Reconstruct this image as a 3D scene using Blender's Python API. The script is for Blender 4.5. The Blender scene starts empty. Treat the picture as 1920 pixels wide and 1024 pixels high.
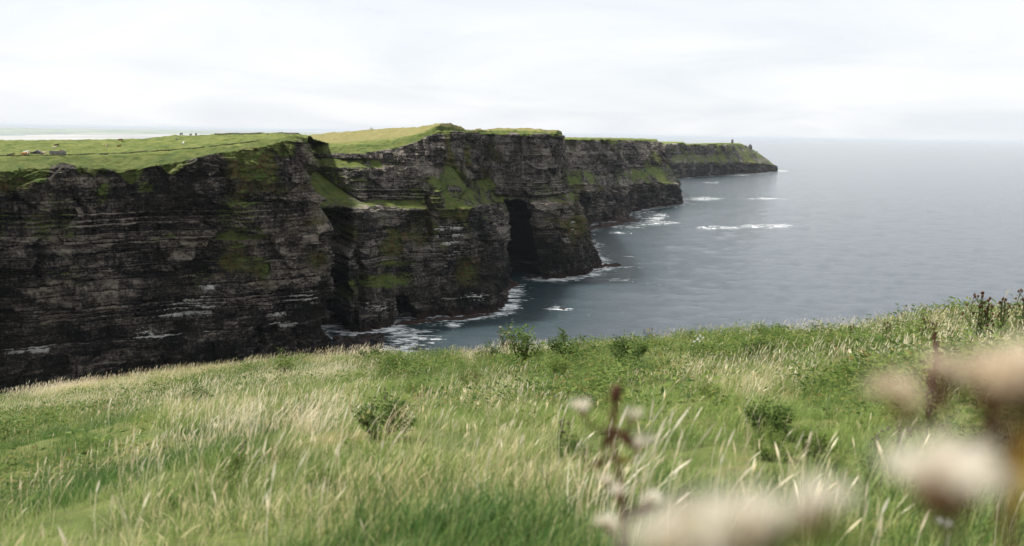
import bpy, math, random
import numpy as np
from mathutils import Matrix, Vector

R_ = math.radians
sc = bpy.context.scene
COL = sc.collection

# ------------------------------------------------------------------ camera
FPX = 1500.0                      # focal length in photo pixels (photo is 1920 wide)
CAMZ = 125.0
ROLL = R_(1.0)
PITCH = math.atan(262.0 * math.cos(ROLL) / FPX)
Fv = np.array([0, math.cos(PITCH), -math.sin(PITCH)])
U0 = np.array([0, math.sin(PITCH), math.cos(PITCH)])
R0 = np.array([1.0, 0, 0])
Rv = math.cos(ROLL) * R0 + math.sin(ROLL) * U0
Uv = -math.sin(ROLL) * R0 + math.cos(ROLL) * U0
CAM = np.array([0, 0, CAMZ])
cd = bpy.data.cameras.new('camera')
cam = bpy.data.objects.new('camera', cd)
COL.objects.link(cam)
M = Matrix(((Rv[0], Uv[0], -Fv[0], 0), (Rv[1], Uv[1], -Fv[1], 0), (Rv[2], Uv[2], -Fv[2], CAMZ), (0, 0, 0, 1)))
cam.matrix_world = M
cd.sensor_width = 36.0
cd.lens = 36.0 * FPX / 1920.0
cd.clip_start = 0.05
cd.clip_end = 500000.0
cd.dof.use_dof = True
cd.dof.focus_distance = 45.0
cd.dof.aperture_fstop = 2.3
sc.camera = cam

# ------------------------------------------------------------------ light
SUN_EL, SUN_AZ = 55.0, -60.0      # azimuth measured from the view direction, left negative
SUN_STRENGTH = 4.8
SKY_STRENGTH = 0.1
EXPOSURE = 0.82
HAZE_DENSITY = 1.7e-5
w = bpy.data.worlds.new('World'); sc.world = w; w.use_nodes = True
nt = w.node_tree; nt.nodes.clear()
def N(nt, typ, loc=(0, 0), **kw):
    n = nt.nodes.new(typ)
    for k, v in kw.items():
        setattr(n, k, v)
    return n
def build_world():
    L = nt.links.new
    out = N(nt, 'ShaderNodeOutputWorld'); bg = N(nt, 'ShaderNodeBackground')
    bg.inputs['Strength'].default_value = SKY_STRENGTH
    sky = N(nt, 'ShaderNodeTexSky'); sky.sky_type = 'NISHITA'; sky.sun_disc = False
    sky.sun_elevation = R_(SUN_EL); sky.sun_rotation = R_(SUN_AZ)
    sky.air_density = 1.0; sky.dust_density = 2.0; sky.ozone_density = 1.0
    tc = N(nt, 'ShaderNodeTexCoord')
    sep = N(nt, 'ShaderNodeSeparateXYZ'); L(tc.outputs['Generated'], sep.inputs[0])
    # cloud deck: direction projected on a high plane
    add = N(nt, 'ShaderNodeMath', operation='ABSOLUTE'); L(sep.outputs['Z'], add.inputs[0])
    ad2 = N(nt, 'ShaderNodeMath', operation='ADD'); L(add.outputs[0], ad2.inputs[0]); ad2.inputs[1].default_value = 0.16
    dx = N(nt, 'ShaderNodeMath', operation='DIVIDE'); L(sep.outputs['X'], dx.inputs[0]); L(ad2.outputs[0], dx.inputs[1])
    dy = N(nt, 'ShaderNodeMath', operation='DIVIDE'); L(sep.outputs['Y'], dy.inputs[0]); L(ad2.outputs[0], dy.inputs[1])
    cmb = N(nt, 'ShaderNodeCombineXYZ'); L(dx.outputs[0], cmb.inputs[0]); L(dy.outputs[0], cmb.inputs[1])
    n1 = N(nt, 'ShaderNodeTexNoise'); n1.inputs['Scale'].default_value = 0.75; n1.inputs['Detail'].default_value = 7; n1.inputs['Roughness'].default_value = 0.56
    n1.inputs['Distortion'].default_value = 0.6
    L(cmb.outputs[0], n1.inputs['Vector'])
    r1 = N(nt, 'ShaderNodeValToRGB'); e = r1.color_ramp.elements
    e[0].position = 0.36; e[0].color = (4.95, 5.2, 5.5, 1); e[1].position = 0.62; e[1].color = (5.8, 5.9, 6.0, 1)
    L(n1.outputs['Fac'], r1.inputs[0])
    mx = N(nt, 'ShaderNodeMix', data_type='RGBA'); mx.inputs[0].default_value = 0.93
    L(sky.outputs[0], mx.inputs[6]); L(r1.outputs[0], mx.inputs[7])
    L(mx.outputs[2], bg.inputs[0]); L(bg.outputs[0], out.inputs[0])
build_world()
sd = bpy.data.lights.new('sun', 'SUN'); sd.energy = SUN_STRENGTH; sd.angle = R_(6.0); sd.color = (1.0, 0.95, 0.87)
sun = bpy.data.objects.new('sun', sd); COL.objects.link(sun)
el, az = R_(SUN_EL), R_(SUN_AZ)
to_sun = Vector((math.sin(az) * math.cos(el), math.cos(az) * math.cos(el), math.sin(el)))
sun.rotation_euler = to_sun.to_track_quat('Z', 'Y').to_euler()
sun.location = (-300, 200, 400)
vs = sc.view_settings
vs.view_transform = 'Standard'; vs.look = 'None'; vs.exposure = EXPOSURE; vs.gamma = 1.0; vs.use_curve_mapping = False
sc.cycles.use_denoising = True; sc.cycles.denoising_prefilter = 'ACCURATE'; sc.cycles.denoising_input_passes = 'RGB_ALBEDO_NORMAL'
sc.cycles.max_bounces = 6; sc.cycles.diffuse_bounces = 2; sc.cycles.glossy_bounces = 2
sc.cycles.transmission_bounces = 3; sc.cycles.transparent_max_bounces = 6; sc.cycles.volume_bounces = 0
sc.cycles.use_adaptive_sampling = True; sc.cycles.adaptive_threshold = 0.006
sc.cycles.sample_clamp_indirect = 4.0

# ------------------------------------------------------------------ projection helpers
def ray(px, py):
    d = Fv + Rv * ((px - 960.0) / FPX) + Uv * ((512.0 - py) / FPX)
    return d
def P(px, py, Y):
    """world point on the sight line of a photo pixel at northing Y"""
    d = ray(px, py)
    return CAM + d * (Y / d[1])
def W(px, Y, z):
    """world point with northing Y and height z that stands at photo column px"""
    k = (px - 960.0) / FPX
    # (Rv - k Fv).(X,Y,z-CAMZ)=0
    a = Rv - k * Fv
    X = -(a[1] * Y + a[2] * (z - CAMZ)) / a[0]
    return np.array([X, Y, z])
def on_sea(px, py, z=0.0):
    d = ray(px, py)
    return CAM + d * ((z - CAMZ) / d[2])
def pix(V):
    """photo pixel of world points (n,3)"""
    D = V - CAM
    f = np.maximum(D @ Fv, 1e-3)
    return 960.0 + FPX * (D @ Rv) / f, 512.0 - FPX * (D @ Uv) / f

# ------------------------------------------------------------------ noise
def _h(ix, iy, iz, seed):
    h = (ix.astype(np.int64) * 374761393 + iy.astype(np.int64) * 668265263 + iz.astype(np.int64) * 2147483647 + seed * 1274126177) & 0xFFFFFFFF
    h = ((h ^ (h >> 13)) * 1274126177) & 0xFFFFFFFF
    h = ((h ^ (h >> 16)) * 2246822519) & 0xFFFFFFFF
    h = h ^ (h >> 15)
    return (h & 0xFFFFFF).astype(np.float64) / 16777216.0
def vnoise(x, y, z, seed=0):
    x, y, z = np.broadcast_arrays(x, y, z)
    x0, y0, z0 = np.floor(x), np.floor(y), np.floor(z)
    fx, fy, fz = x - x0, y - y0, z - z0
    fx = fx * fx * fx * (fx * (fx * 6 - 15) + 10); fy = fy * fy * fy * (fy * (fy * 6 - 15) + 10); fz = fz * fz * fz * (fz * (fz * 6 - 15) + 10)
    r = 0
    for i in (0, 1):
        wx = fx if i else 1 - fx
        for j in (0, 1):
            wy = fy if j else 1 - fy
            for k in (0, 1):
                wz = fz if k else 1 - fz
                r = r + wx * wy * wz * _h(x0 + i, y0 + j, z0 + k, seed)
    return r * 2 - 1
def fbm(x, y, z, octaves=4, seed=0, gain=0.5):
    a, s, t = 1.0, 0, 0
    for o in range(octaves):
        s = s + a * vnoise(x * 2**o + 17.3 * o, y * 2**o - 9.1 * o, z * 2**o + 4.7 * o, seed + o); t += a; a *= gain
    return s / t
def cells(u, v, seed=0):
    """facets: per-cell offset with a random tilt, plus the cell hash; u, v in cell units"""
    iu, iv = np.floor(u), np.floor(v)
    best = np.full(u.shape, 1e9); off = np.zeros(u.shape); hh = np.zeros(u.shape); z0 = np.zeros(1)
    for i in (-1, 0, 1):
        for j in (-1, 0, 1):
            a, b = iu + i, iv + j
            h1 = _h(a, b, z0, seed); h2 = _h(a, b, z0 + 1, seed)
            du, dv = u - (a + 0.1 + 0.8 * h1), v - (b + 0.1 + 0.8 * h2)
            dd = np.maximum(np.abs(du), np.abs(dv)) + 0.25 * (np.abs(du) + np.abs(dv))
            m = dd < best
            h3 = (h1 * 7.31 + h2 * 3.17) % 1.0; h4 = (h1 * 3.77 + h2 * 9.1) % 1.0
            off = np.where(m, (h3 - 0.5) + 0.7 * (h4 - 0.5) * du + 0.7 * (h1 - 0.35) * -dv, off)
            hh = np.where(m, h4, hh); best = np.where(m, dd, best)
    return off, hh
def sstep(a, b, x):
    t = np.clip((x - a) / (b - a), 0, 1)
    return t * t * (3 - 2 * t)

# ------------------------------------------------------------------ object helpers
def link(o, parent=None):
    COL.objects.link(o)
    if parent is not None:
        o.parent = parent
    return o
def tag(o, label=None, cat=None, group=None, kind=None):
    if label: o['label'] = label
    if cat: o['category'] = cat
    if group: o['group'] = group
    if kind: o['kind'] = kind
    return o
def np_mesh(name, V, Fq, mat=None, smooth=True, tri=None):
    me = bpy.data.meshes.new(name)
    V = np.asarray(V, np.float32).reshape(-1, 3); Fq = np.asarray(Fq, np.int32)
    k = Fq.shape[1]
    me.vertices.add(len(V)); me.vertices.foreach_set('co', V.ravel())
    me.loops.add(Fq.size); me.loops.foreach_set('vertex_index', Fq.ravel())
    me.polygons.add(len(Fq)); me.polygons.foreach_set('loop_start', np.arange(0, Fq.size, k, dtype=np.int32))
    me.polygons.foreach_set('use_smooth', np.full(len(Fq), smooth, bool))
    me.update(calc_edges=True)
    if mat: me.materials.append(mat)
    return me
def attr(me, name, arr):
    a = me.attributes.new(name, 'FLOAT', 'POINT'); a.data.foreach_set('value', np.asarray(arr, np.float32).ravel())
def grid_faces(nu, nv, flip=False):
    i, j = np.meshgrid(np.arange(nu - 1), np.arange(nv - 1), indexing='ij')
    a = (i * nv + j).ravel(); b = ((i + 1) * nv + j).ravel(); c = b + 1; d = a + 1
    return np.stack([a, d, c, b] if flip else [a, b, c, d], 1)

# ------------------------------------------------------------------ material helpers
def mat_new(name):
    m = bpy.data.materials.new(name); m.use_nodes = True
    t = m.node_tree; t.nodes.clear()
    return m, t
class G:
    """tiny node-graph writer"""
    def __init__(s, t): s.t = t
    def n(s, typ, **kw): return N(s.t, typ, **kw)
    def l(s, a, b): s.t.links.new(a, b)
    def attr(s, name):
        a = s.n('ShaderNodeAttribute'); a.attribute_name = name; return a.outputs['Fac']
    def pos(s): return s.n('ShaderNodeNewGeometry').outputs['Position']
    def scaled(s, v, sx, sy, sz):
        m = s.n('ShaderNodeMapping'); m.inputs['Scale'].default_value = (sx, sy, sz); s.l(v, m.inputs['Vector']); return m.outputs[0]
    def noise(s, v, scale, detail=4, rough=0.55, dist=0.0):
        n = s.n('ShaderNodeTexNoise'); n.inputs['Scale'].default_value = scale; n.inputs['Detail'].default_value = detail
        n.inputs['Roughness'].default_value = rough; n.inputs['Distortion'].default_value = dist
        if v is not None: s.l(v, n.inputs['Vector'])
        return n.outputs['Fac']
    def math(s, op, a, b=None, c=None):
        n = s.n('ShaderNodeMath', operation=op)
        for i, x in enumerate((a, b, c)):
            if x is None: continue
            if isinstance(x, (int, float)): n.inputs[i].default_value = x
            else: s.l(x, n.inputs[i])
        return n.outputs[0]
    def ramp(s, f, stops):
        r = s.n('ShaderNodeValToRGB'); e = r.color_ramp.elements
        while len(e) < len(stops): e.new(0.5)
        for k, (p, c) in enumerate(stops):
            e[k].position = p; e[k].color = (*c, 1)
        s.l(f, r.inputs[0]); return r.outputs[0]
    def remap(s, f, a, b, c=0.0, d=1.0):
        n = s.n('ShaderNodeMapRange', interpolation_type='SMOOTHSTEP')
        s.l(f, n.inputs[0])
        for i, x in enumerate((a, b, c, d)): n.inputs[i + 1].default_value = x
        return n.outputs[0]
    def mix(s, f, a, b):
        n = s.n('ShaderNodeMix', data_type='RGBA')
        if isinstance(f, (int, float)): n.inputs[0].default_value = f
        else: s.l(f, n.inputs[0])
        for i, x in ((6, a), (7, b)):
            if isinstance(x, tuple): n.inputs[i].default_value = (*x, 1)
            else: s.l(x, n.inputs[i])
        return n.outputs[2]
    def bump(s, h, strength, dist):
        b = s.n('ShaderNodeBump'); b.inputs['Strength'].default_value = strength; b.inputs['Distance'].default_value = dist
        s.l(h, b.inputs['Height']); return b.outputs[0]
    def principled(s, col, rough=0.8, spec=0.3, normal=None):
        p = s.n('ShaderNodeBsdfPrincipled')
        if isinstance(col, tuple): p.inputs['Base Color'].default_value = (*col, 1)
        else: s.l(col, p.inputs['Base Color'])
        if isinstance(rough, (int, float)): p.inputs['Roughness'].default_value = rough
        else: s.l(rough, p.inputs['Roughness'])
        p.inputs['Specular IOR Level'].default_value = spec
        if normal is not None: s.l(normal, p.inputs['Normal'])
        return p.outputs[0]
    def out(s, sh, vol=False):
        o = s.n('ShaderNodeOutputMaterial'); s.l(sh, o.inputs['Volume' if vol else 'Surface'])

def cliff_material():
    m, t = mat_new('cliff_rock'); g = G(t)
    p = g.pos()
    tone = g.attr('tone'); grass = g.attr('grass'); guano = g.attr('guano'); lich = g.attr('lichen'); red = g.attr('wet'); dry = g.attr('dry')
    n_fine = g.noise(p, 0.8, 7, 0.76)
    n_bed = g.noise(g.scaled(p, 0.12, 0.12, 1.3), 1.0, 5, 0.65)
    n_vert = g.noise(g.scaled(p, 0.30, 0.30, 0.03), 1.0, 5, 0.65)
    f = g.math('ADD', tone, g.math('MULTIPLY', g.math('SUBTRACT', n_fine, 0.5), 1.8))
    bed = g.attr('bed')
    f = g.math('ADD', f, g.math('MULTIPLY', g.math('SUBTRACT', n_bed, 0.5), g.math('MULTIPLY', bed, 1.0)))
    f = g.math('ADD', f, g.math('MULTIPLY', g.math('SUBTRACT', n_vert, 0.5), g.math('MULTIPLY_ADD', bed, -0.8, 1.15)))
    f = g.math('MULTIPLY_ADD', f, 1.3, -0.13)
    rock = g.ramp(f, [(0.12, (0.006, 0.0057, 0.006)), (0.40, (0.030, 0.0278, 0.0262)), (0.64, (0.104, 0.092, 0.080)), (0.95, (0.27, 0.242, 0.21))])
    n_big = g.noise(p, 0.035, 4, 0.6)
    rock = g.mix(g.remap(n_big, 0.42, 0.68, 0, 0.55), rock, g.mix(0.4, rock, (0.062, 0.056, 0.030)))
    wm = g.n('ShaderNodeMix', data_type='RGBA', blend_type='MULTIPLY'); g.l(g.attr('warm'), wm.inputs[0]); g.l(rock, wm.inputs[6]); wm.inputs[7].default_value = (1.25, 1.0, 0.74, 1); rock = wm.outputs[2]
    # lichen / rusty dead growth
    lcol = g.ramp(g.noise(p, 0.22, 4), [(0.35, (0.12, 0.07, 0.03)), (0.5, (0.10, 0.09, 0.03)), (0.65, (0.06, 0.075, 0.02))])
    lm = g.remap(g.math('ADD', lich, g.math('MULTIPLY', g.math('SUBTRACT', n_fine, 0.5), 1.3)), 0.35, 0.75)
    col = g.mix(lm, rock, lcol)
    col = g.mix(g.math('MULTIPLY', red, 0.8), col, g.mix(n_fine, (0.02, 0.013, 0.012), (0.075, 0.038, 0.03)))
    gm = g.remap(g.math('ADD', guano, g.math('MULTIPLY', g.math('SUBTRACT', g.noise(g.scaled(p, 0.45, 0.45, 1.8), 1.0, 6, 0.76), 0.5), 2.0)), 0.50, 0.66)
    col = g.mix(gm, col, g.mix(n_fine, (0.42, 0.40, 0.36), (0.80, 0.78, 0.72)))
    n_g = g.noise(p, 0.16, 5, 0.6); n_g2 = g.noise(p, 0.9, 4, 0.6)
    gcol = g.ramp(n_g, [(0.3, (0.055, 0.088, 0.018)), (0.5, (0.11, 0.145, 0.030)), (0.7, (0.17, 0.17, 0.05))])
    gcol = g.mix(g.remap(n_g2, 0.35, 0.7, 0, 0.45), gcol, (0.05, 0.065, 0.02))
    dcol = g.ramp(n_g2, [(0.3, (0.20, 0.185, 0.07)), (0.7, (0.29, 0.25, 0.105))])
    gcol = g.mix(g.attr('lush'), gcol, g.ramp(n_g, [(0.36, (0.085, 0.13, 0.024)), (0.64, (0.20, 0.215, 0.055))]))
    gcol = g.mix(dry, gcol, dcol)
    grm = g.remap(g.math('ADD', grass, g.math('MULTIPLY', g.math('SUBTRACT', n_fine, 0.5), 1.4)), 0.42, 0.62)
    col = g.mix(grm, col, gcol)
    hgt = g.math('ADD', g.math('MULTIPLY', n_fine, 1.0), g.math('MULTIPLY', n_bed, 0.8))
    g.out(g.principled(col, 0.9, 0.12, g.bump(hgt, 1.0, 1.8)))
    return m
M_CLIFF = cliff_material()

# ------------------------------------------------------------------ cliffs
rng = np.random.default_rng(7)
LAY_T = np.where(rng.random(120) < 0.3, rng.uniform(2.5, 6.0, 120), rng.uniform(0.6, 2.0, 120)); LAY_Z = np.cumsum(LAY_T) - 15.0
LAY_H = rng.uniform(-1, 1, 122) ** 3; LAY_C = rng.uniform(-1, 1, 122)
def loft(cols, nu, nv, wseg=None):
    K = np.array(cols, float)                                  # nc, nr, 3
    nc, nr = K.shape[:2]
    # column parameter by angular + plan length
    mid = K.mean(1); dseg = np.linalg.norm(np.diff(mid, axis=0), axis=1) / np.linalg.norm(mid[1:] - CAM, axis=1)
    cu = np.concatenate([[0], np.cumsum(dseg)]); tu = np.linspace(0, cu[-1], nu)
    D = np.empty((nu, nr, 3))
    for r in range(nr):
        for c in range(3):
            D[:, r, c] = np.interp(tu, cu, K[:, r, c])
    ks = max(3, nu // 90) | 1
    ker = np.hanning(ks + 2)[1:-1]; ker /= ker.sum()
    pad = ks // 2
    Dp = np.concatenate([np.repeat(D[:1], pad, 0), D, np.repeat(D[-1:], pad, 0)])
    D = sum(ker[i] * Dp[i:i + nu] for i in range(ks))
    seg = np.linalg.norm(np.diff(K, axis=1), axis=2).mean(0) if wseg is None else np.array(wseg, float)
    cv = np.concatenate([[0], np.cumsum(seg)]); tv = np.linspace(0, cv[-1], nv)
    O = np.empty((nu, nv, 3))
    idx = np.clip(np.searchsorted(cv, tv, side='right') - 1, 0, nr - 2); f = (tv - cv[idx]) / seg[idx]
    O = D[:, idx] * (1 - f)[None, :, None] + D[:, idx + 1] * f[None, :, None]
    rowpos = idx + f
    return O, rowpos
def ellipses(px, py, lst):
    r = np.zeros_like(px)
    for (cx, cy, rx, ry, s) in lst:
        q = ((px - cx) / rx) ** 2 + ((py - cy) / ry) ** 2
        r = np.maximum(r, s * np.exp(-q * 0.9))
    return r
def make_cliff(name, cols, nu, nv, wseg, rim_row, scale=1.0, grass_e=(), guano_e=(), lich_e=(), dry_e=(), bare_e=(), caves=(), seed=0, tone0=0.42, dry_field=0.0, field_row=99, gmul=1.0, warm=0.10, clefts=()):
    O, rowpos = loft(cols, nu, nv, wseg)
    # outward horizontal direction per column
    low = O[:, : int(nv * 0.6)].mean(1)[:, :2]
    tg = np.gradient(low, axis=0); k = max(3, nu // 60)
    ker = np.ones(k) / k
    tg = np.stack([np.convolve(np.pad(tg[:, c], k, mode='edge'), ker, 'same')[k:-k] for c in (0, 1)], 1)
    tg /= np.linalg.norm(tg, axis=1, keepdims=True) + 1e-9
    n = np.stack([tg[:, 1], -tg[:, 0]], 1)
    s = np.concatenate([[0], np.cumsum(np.linalg.norm(np.diff(low, axis=0), axis=1))])[:, None] + np.zeros((1, nv))
    dv = np.gradient(O, axis=1); hz = np.linalg.norm(dv[..., :2], axis=2); steep = np.abs(dv[..., 2]) / (np.sqrt(hz**2 + dv[..., 2]**2) + 1e-9)
    wr = sstep(0.62, 0.86, steep); wr = wr * (1 - sstep(rim_row - 0.02, rim_row + 0.25, rowpos)[None, :])
    for _ in range(2):
        wr[:, 1:-1] = (wr[:, :-2] + 2 * wr[:, 1:-1] + wr[:, 2:]) / 4
    x, y, z = O[..., 0], O[..., 1], O[..., 2]
    S = scale
    zl = z + 0.012 * s + 1.6 * vnoise(x / 70, y / 70, 0 * x, seed + 3) + 0.25 * vnoise(x / 9, y / 9, 0 * x, seed + 4)
    lay = np.clip(np.searchsorted(LAY_Z, zl), 0, 119); fl = np.clip((LAY_Z[lay] - zl) / LAY_T[lay], 0, 1)   # 0 at the top of the bed
    bw = 3.0 + 9.0 * _h(lay, lay * 0, lay * 0, seed + 11)
    blk = np.floor(s / bw + 13.7 * _h(lay, lay * 0 + 1, lay * 0, seed + 12))
    hb = _h(lay, blk, lay * 0, seed + 13) - 0.5
    hb2 = _h(np.floor(lay / 3), np.floor(s / 14 + 0.6 * vnoise(s / 20, z / 30, 0 * s, seed)), lay * 0, seed + 14) - 0.5
    bedded = 0.35 + 0.65 * sstep(95, 60, z + 12 * vnoise(x / 60, y / 60, z / 40, seed + 5))      # lower half: flagstones; upper: shale with joints
    bedded = bedded * (0.35 + 0.65 * sstep(17, 30, z + 5 * vnoise(x / 25, y / 25, 0 * x, seed + 7)))
    wob = 3.0 * vnoise(s / 22, z / 16, 0 * s, seed + 6)
    c1, t1 = cells((s + wob) / 22, (zl + 2 * wob) / 15, seed + 21)
    c2, t2 = cells((s + wob) / 8.5, zl / 5.0, seed + 22)
    c3, t3 = cells((s + 0.5 * wob) / 3.2, zl / 1.7, seed + 23)
    d = 10.0 * fbm(s / 55, z / 110, 0 * s, 3, seed + 20) + 5.5 * c1 + 2.8 * c2 + 1.1 * c3
    vr = 1 - np.abs(fbm(s / 15 + 0.5 * vnoise(z / 25, s / 40, 0 * s, seed), z / 110, 0 * s, 3, seed + 30))
    d = d + 7.0 * (vr - 0.75) * (1.25 - 0.65 * bedded)
    vr2 = 1 - np.abs(vnoise(s / 4.0, z / 40, 0 * s, seed + 33))
    d = d + 2.2 * (vr2 - 0.6) * (1.2 - 0.9 * bedded)
    d = d + bedded * (2.6 * LAY_H[lay] + 1.3 * hb + 1.2 * hb2) - bedded * 0.6 * sstep(0.25, 0.0, 1 - fl)
    d = d + 1.0 * fbm(x / 6, y / 6, z / 4, 3, seed + 40, 0.6) + 0.4 * vnoise(x / 1.1, y / 1.1, z / 0.9, seed + 44)
    d = d * S * wr
    # undercut notch just above the sea, lowest wall
    px0, py0 = pix(O.reshape(-1, 3)); px0 = px0.reshape(nu, nv); py0 = py0.reshape(nu, nv)
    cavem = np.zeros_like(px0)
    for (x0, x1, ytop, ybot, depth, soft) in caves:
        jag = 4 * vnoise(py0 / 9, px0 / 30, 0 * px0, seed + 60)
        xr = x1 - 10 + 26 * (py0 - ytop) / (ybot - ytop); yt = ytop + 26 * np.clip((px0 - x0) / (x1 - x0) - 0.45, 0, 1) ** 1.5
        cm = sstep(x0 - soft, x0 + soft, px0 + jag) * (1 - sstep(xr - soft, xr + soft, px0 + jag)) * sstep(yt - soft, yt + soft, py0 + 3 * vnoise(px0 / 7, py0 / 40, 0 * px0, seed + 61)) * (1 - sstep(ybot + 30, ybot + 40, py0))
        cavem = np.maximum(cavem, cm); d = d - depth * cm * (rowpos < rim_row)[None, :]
    for (x0, x1, ytop, ybot, depth, soft) in clefts:                    # vertical fissures and gullies
        jx = px0 + 9 * vnoise(py0 / 22, 0 * px0 + x0, 0 * px0, seed + 62) + 2 * vnoise(py0 / 6, 0 * px0, 0 * px0, seed + 63)
        cm = sstep(x0 - soft, x0 + soft, jx) * (1 - sstep(x1 - soft, x1 + soft, jx)) * sstep(ytop - 8, ytop + 8, py0) * (1 - sstep(ybot, ybot + 16, py0))
        d = d - depth * cm * (rowpos < rim_row - 0.4)[None, :]
    Q = O.copy()
    Q[..., :2] += n[:, None, :] * d[..., None]
    flat = 1 - wr
    Q[..., 2] += flat * (1.1 * fbm(x / 14, y / 14, 0 * x, 3, seed + 50) + 0.5 * vnoise(x / 3, y / 3, 0 * x, seed + 52)) * min(1.0, S) * (z > 6)
    # rim raggedness
    # -------- masks
    du = np.gradient(Q, axis=0); dv = np.gradient(Q, axis=1)
    nn = np.cross(du, dv); nz = np.abs(nn[..., 2]) / (np.linalg.norm(nn, axis=2) + 1e-9)
    px, py = pix(Q.reshape(-1, 3)); px = px.reshape(nu, nv); py = py.reshape(nu, nv)
    gn = fbm(x / 22, y / 22, z / 22, 4, seed + 70)
    plateau = sstep(rim_row - 0.05, rim_row + 0.12, rowpos + 0.25 * vnoise(s / 9, 0 * s, 0 * s, seed + 71))
    grass = np.maximum(plateau * (0.9 + 0.4 * gn), sstep(0.5, 0.8, nz) * sstep(25, 60, z) * (0.42 + 0.9 * gn))
    slope_g = sstep(0.25, 0.5, 1 - wr) * sstep(0.3, 0.5, nz)
    grass = np.maximum(grass, slope_g * (0.62 + 0.8 * gn + 0.3 * fbm(x / 4, y / 4, z / 4, 2, seed + 73)))
    ee = ellipses(px, py, grass_e)
    grass = np.maximum(grass, ee * (0.45 + 0.8 * gn + 0.6 * fbm(x / 5, y / 5, z / 4, 3, seed + 72) + 0.5 * sstep(0.2, 0.6, nz)))
    grass = grass * (1 - 0.8 * ellipses(px, py, bare_e)) * (1 - cavem)
    grass = grass * sstep(8, 22, z) * (plateau + (1 - plateau) * gmul)
    ledge = sstep(0.0, 0.9, (LAY_H[lay] - LAY_H[lay + 1]) + (hb) + 0.6) * sstep(0.55, 0.2, fl)
    guano = ellipses(px, py, guano_e) * (0.46 + 0.70 * ledge + 0.45 * fbm(x / 9, y / 9, z / 5, 3, seed + 81)) * (1 - cavem) * wr
    lich = ellipses(px, py, lich_e) * (0.8 + 0.8 * gn) + 0.52 * sstep(-0.15, 0.5, gn) * sstep(25, 55, z)
    wet = sstep(5.5, 2.0, z + 2.0 * vnoise(s / 8, z / 3, 0 * s, seed + 90))
    tone = tone0 + bedded * (0.20 * hb + 0.15 * LAY_C[lay] + 0.12 * LAY_H[lay]) + 0.30 * fbm(s / 42, z / 34, 0 * s, 3, seed + 91) + 0.22 * (t1 - 0.5) + 0.26 * (t2 - 0.5) + 0.16 * (t3 - 0.5) + 0.10 * sstep(40, 90, z) - 0.12 * sstep(34, 14, z) - 0.6 * cavem - 0.34 * bedded * ((1 - fl) * LAY_T[lay] < 0.38) + 0.10 * bedded * (fl * LAY_T[lay] < 0.45)  # the shade inside the caves is put into the rock tone too
    dry = np.clip(ellipses(px, py, dry_e) + dry_field * sstep(field_row - 0.1, field_row + 0.1, rowpos)[None, :] * np.ones_like(px), 0, 1)
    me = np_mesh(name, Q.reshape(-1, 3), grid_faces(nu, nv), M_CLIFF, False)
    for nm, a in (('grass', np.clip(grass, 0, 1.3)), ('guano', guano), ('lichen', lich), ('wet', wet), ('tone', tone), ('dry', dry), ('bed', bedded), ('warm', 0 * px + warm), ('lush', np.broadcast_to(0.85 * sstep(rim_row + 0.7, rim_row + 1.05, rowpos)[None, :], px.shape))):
        attr(me, nm, a)
    o = link(bpy.data.objects.new(name, me)); o['kind'] = 'structure'
    return o, Q

def column(base, rows, back=(90, -4, 420, -14), k=1.0):
    bx, bY = base; bY = bY * k; rows = [(p_, q_, d_ * k) for p_, q_, d_ in rows]
    b = W(bx, bY, -4.0)
    out = [b] + [P(px, py, bY + dY) for (px, py, dY) in rows]
    s_ = out[-1]
    dirv = np.array([s_[0] * 0.6, s_[1], 0]); dirv /= np.linalg.norm(dirv)
    out.append(s_ + dirv * back[0] + np.array([0, 0, back[1]]))
    out.append(s_ + dirv * back[2] + np.array([0, 0, back[3]]))
    return np.array(out)
def wrap(col, px, Y, drop=0.0):
    v = W(px, Y, -4.0) - col[0]
    c = col + v
    c[-3:, 2] -= drop
    return c

A = [column((-330, 318), [(-330, 760, 1), (-330, 530, 4), (-330, 520, 5), (-330, 345, 12), (-330, 308, 24), (-330, 262, 140)], k=0.92),
     column((-120, 340), [(-120, 715, 1), (-120, 492, 4), (-120, 482, 5), (-120, 328, 12), (-120, 298, 24), (-120, 262, 140)], k=0.92),
     column((0, 356), [(0, 690, 1), (0, 472, 3), (0, 463, 5), (0, 318, 12), (0, 294, 26), (0, 262, 140)], k=0.92),
     column((130, 372), [(130, 674, 1), (130, 466, 3), (130, 458, 5), (126, 311, 14), (126, 292, 28), (126, 262.5, 140)], k=0.92),
     column((220, 384), [(220, 664, 1), (222, 461, 3), (222, 452, 5), (222, 326, 13), (222, 289, 36), (222, 263, 140)], k=0.92),
     column((330, 398), [(330, 652, 1), (330, 456, 3), (330, 447, 5), (328, 303, 15), (328, 282, 30), (328, 254.5, 140)], k=0.92),
     column((440, 413), [(440, 643, 1), (440, 450, 3), (440, 441, 5), (440, 279, 17), (440, 271, 28), (440, 250.5, 110)], k=0.92),
     column((540, 428), [(542, 632, 1), (540, 446, 2), (535, 436, 5), (530, 267, 18), (530, 256, 27), (528, 250, 70)], k=0.92),
     column((600, 436), [(592, 628, 1), (598, 440, 0), (585, 415, 8), (556, 263, 20), (556, 254, 26), (556, 250.5, 44)], k=0.92),
     column((641, 446), [(622, 600, 2), (628, 432, 2), (602, 390, 12), (577, 268, 24), (578, 259, 27), (578, 256, 34)], k=0.92)]
A.append(wrap(A[-1], 616, 445)); A.append(wrap(A[-1], 540, 540))
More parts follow.
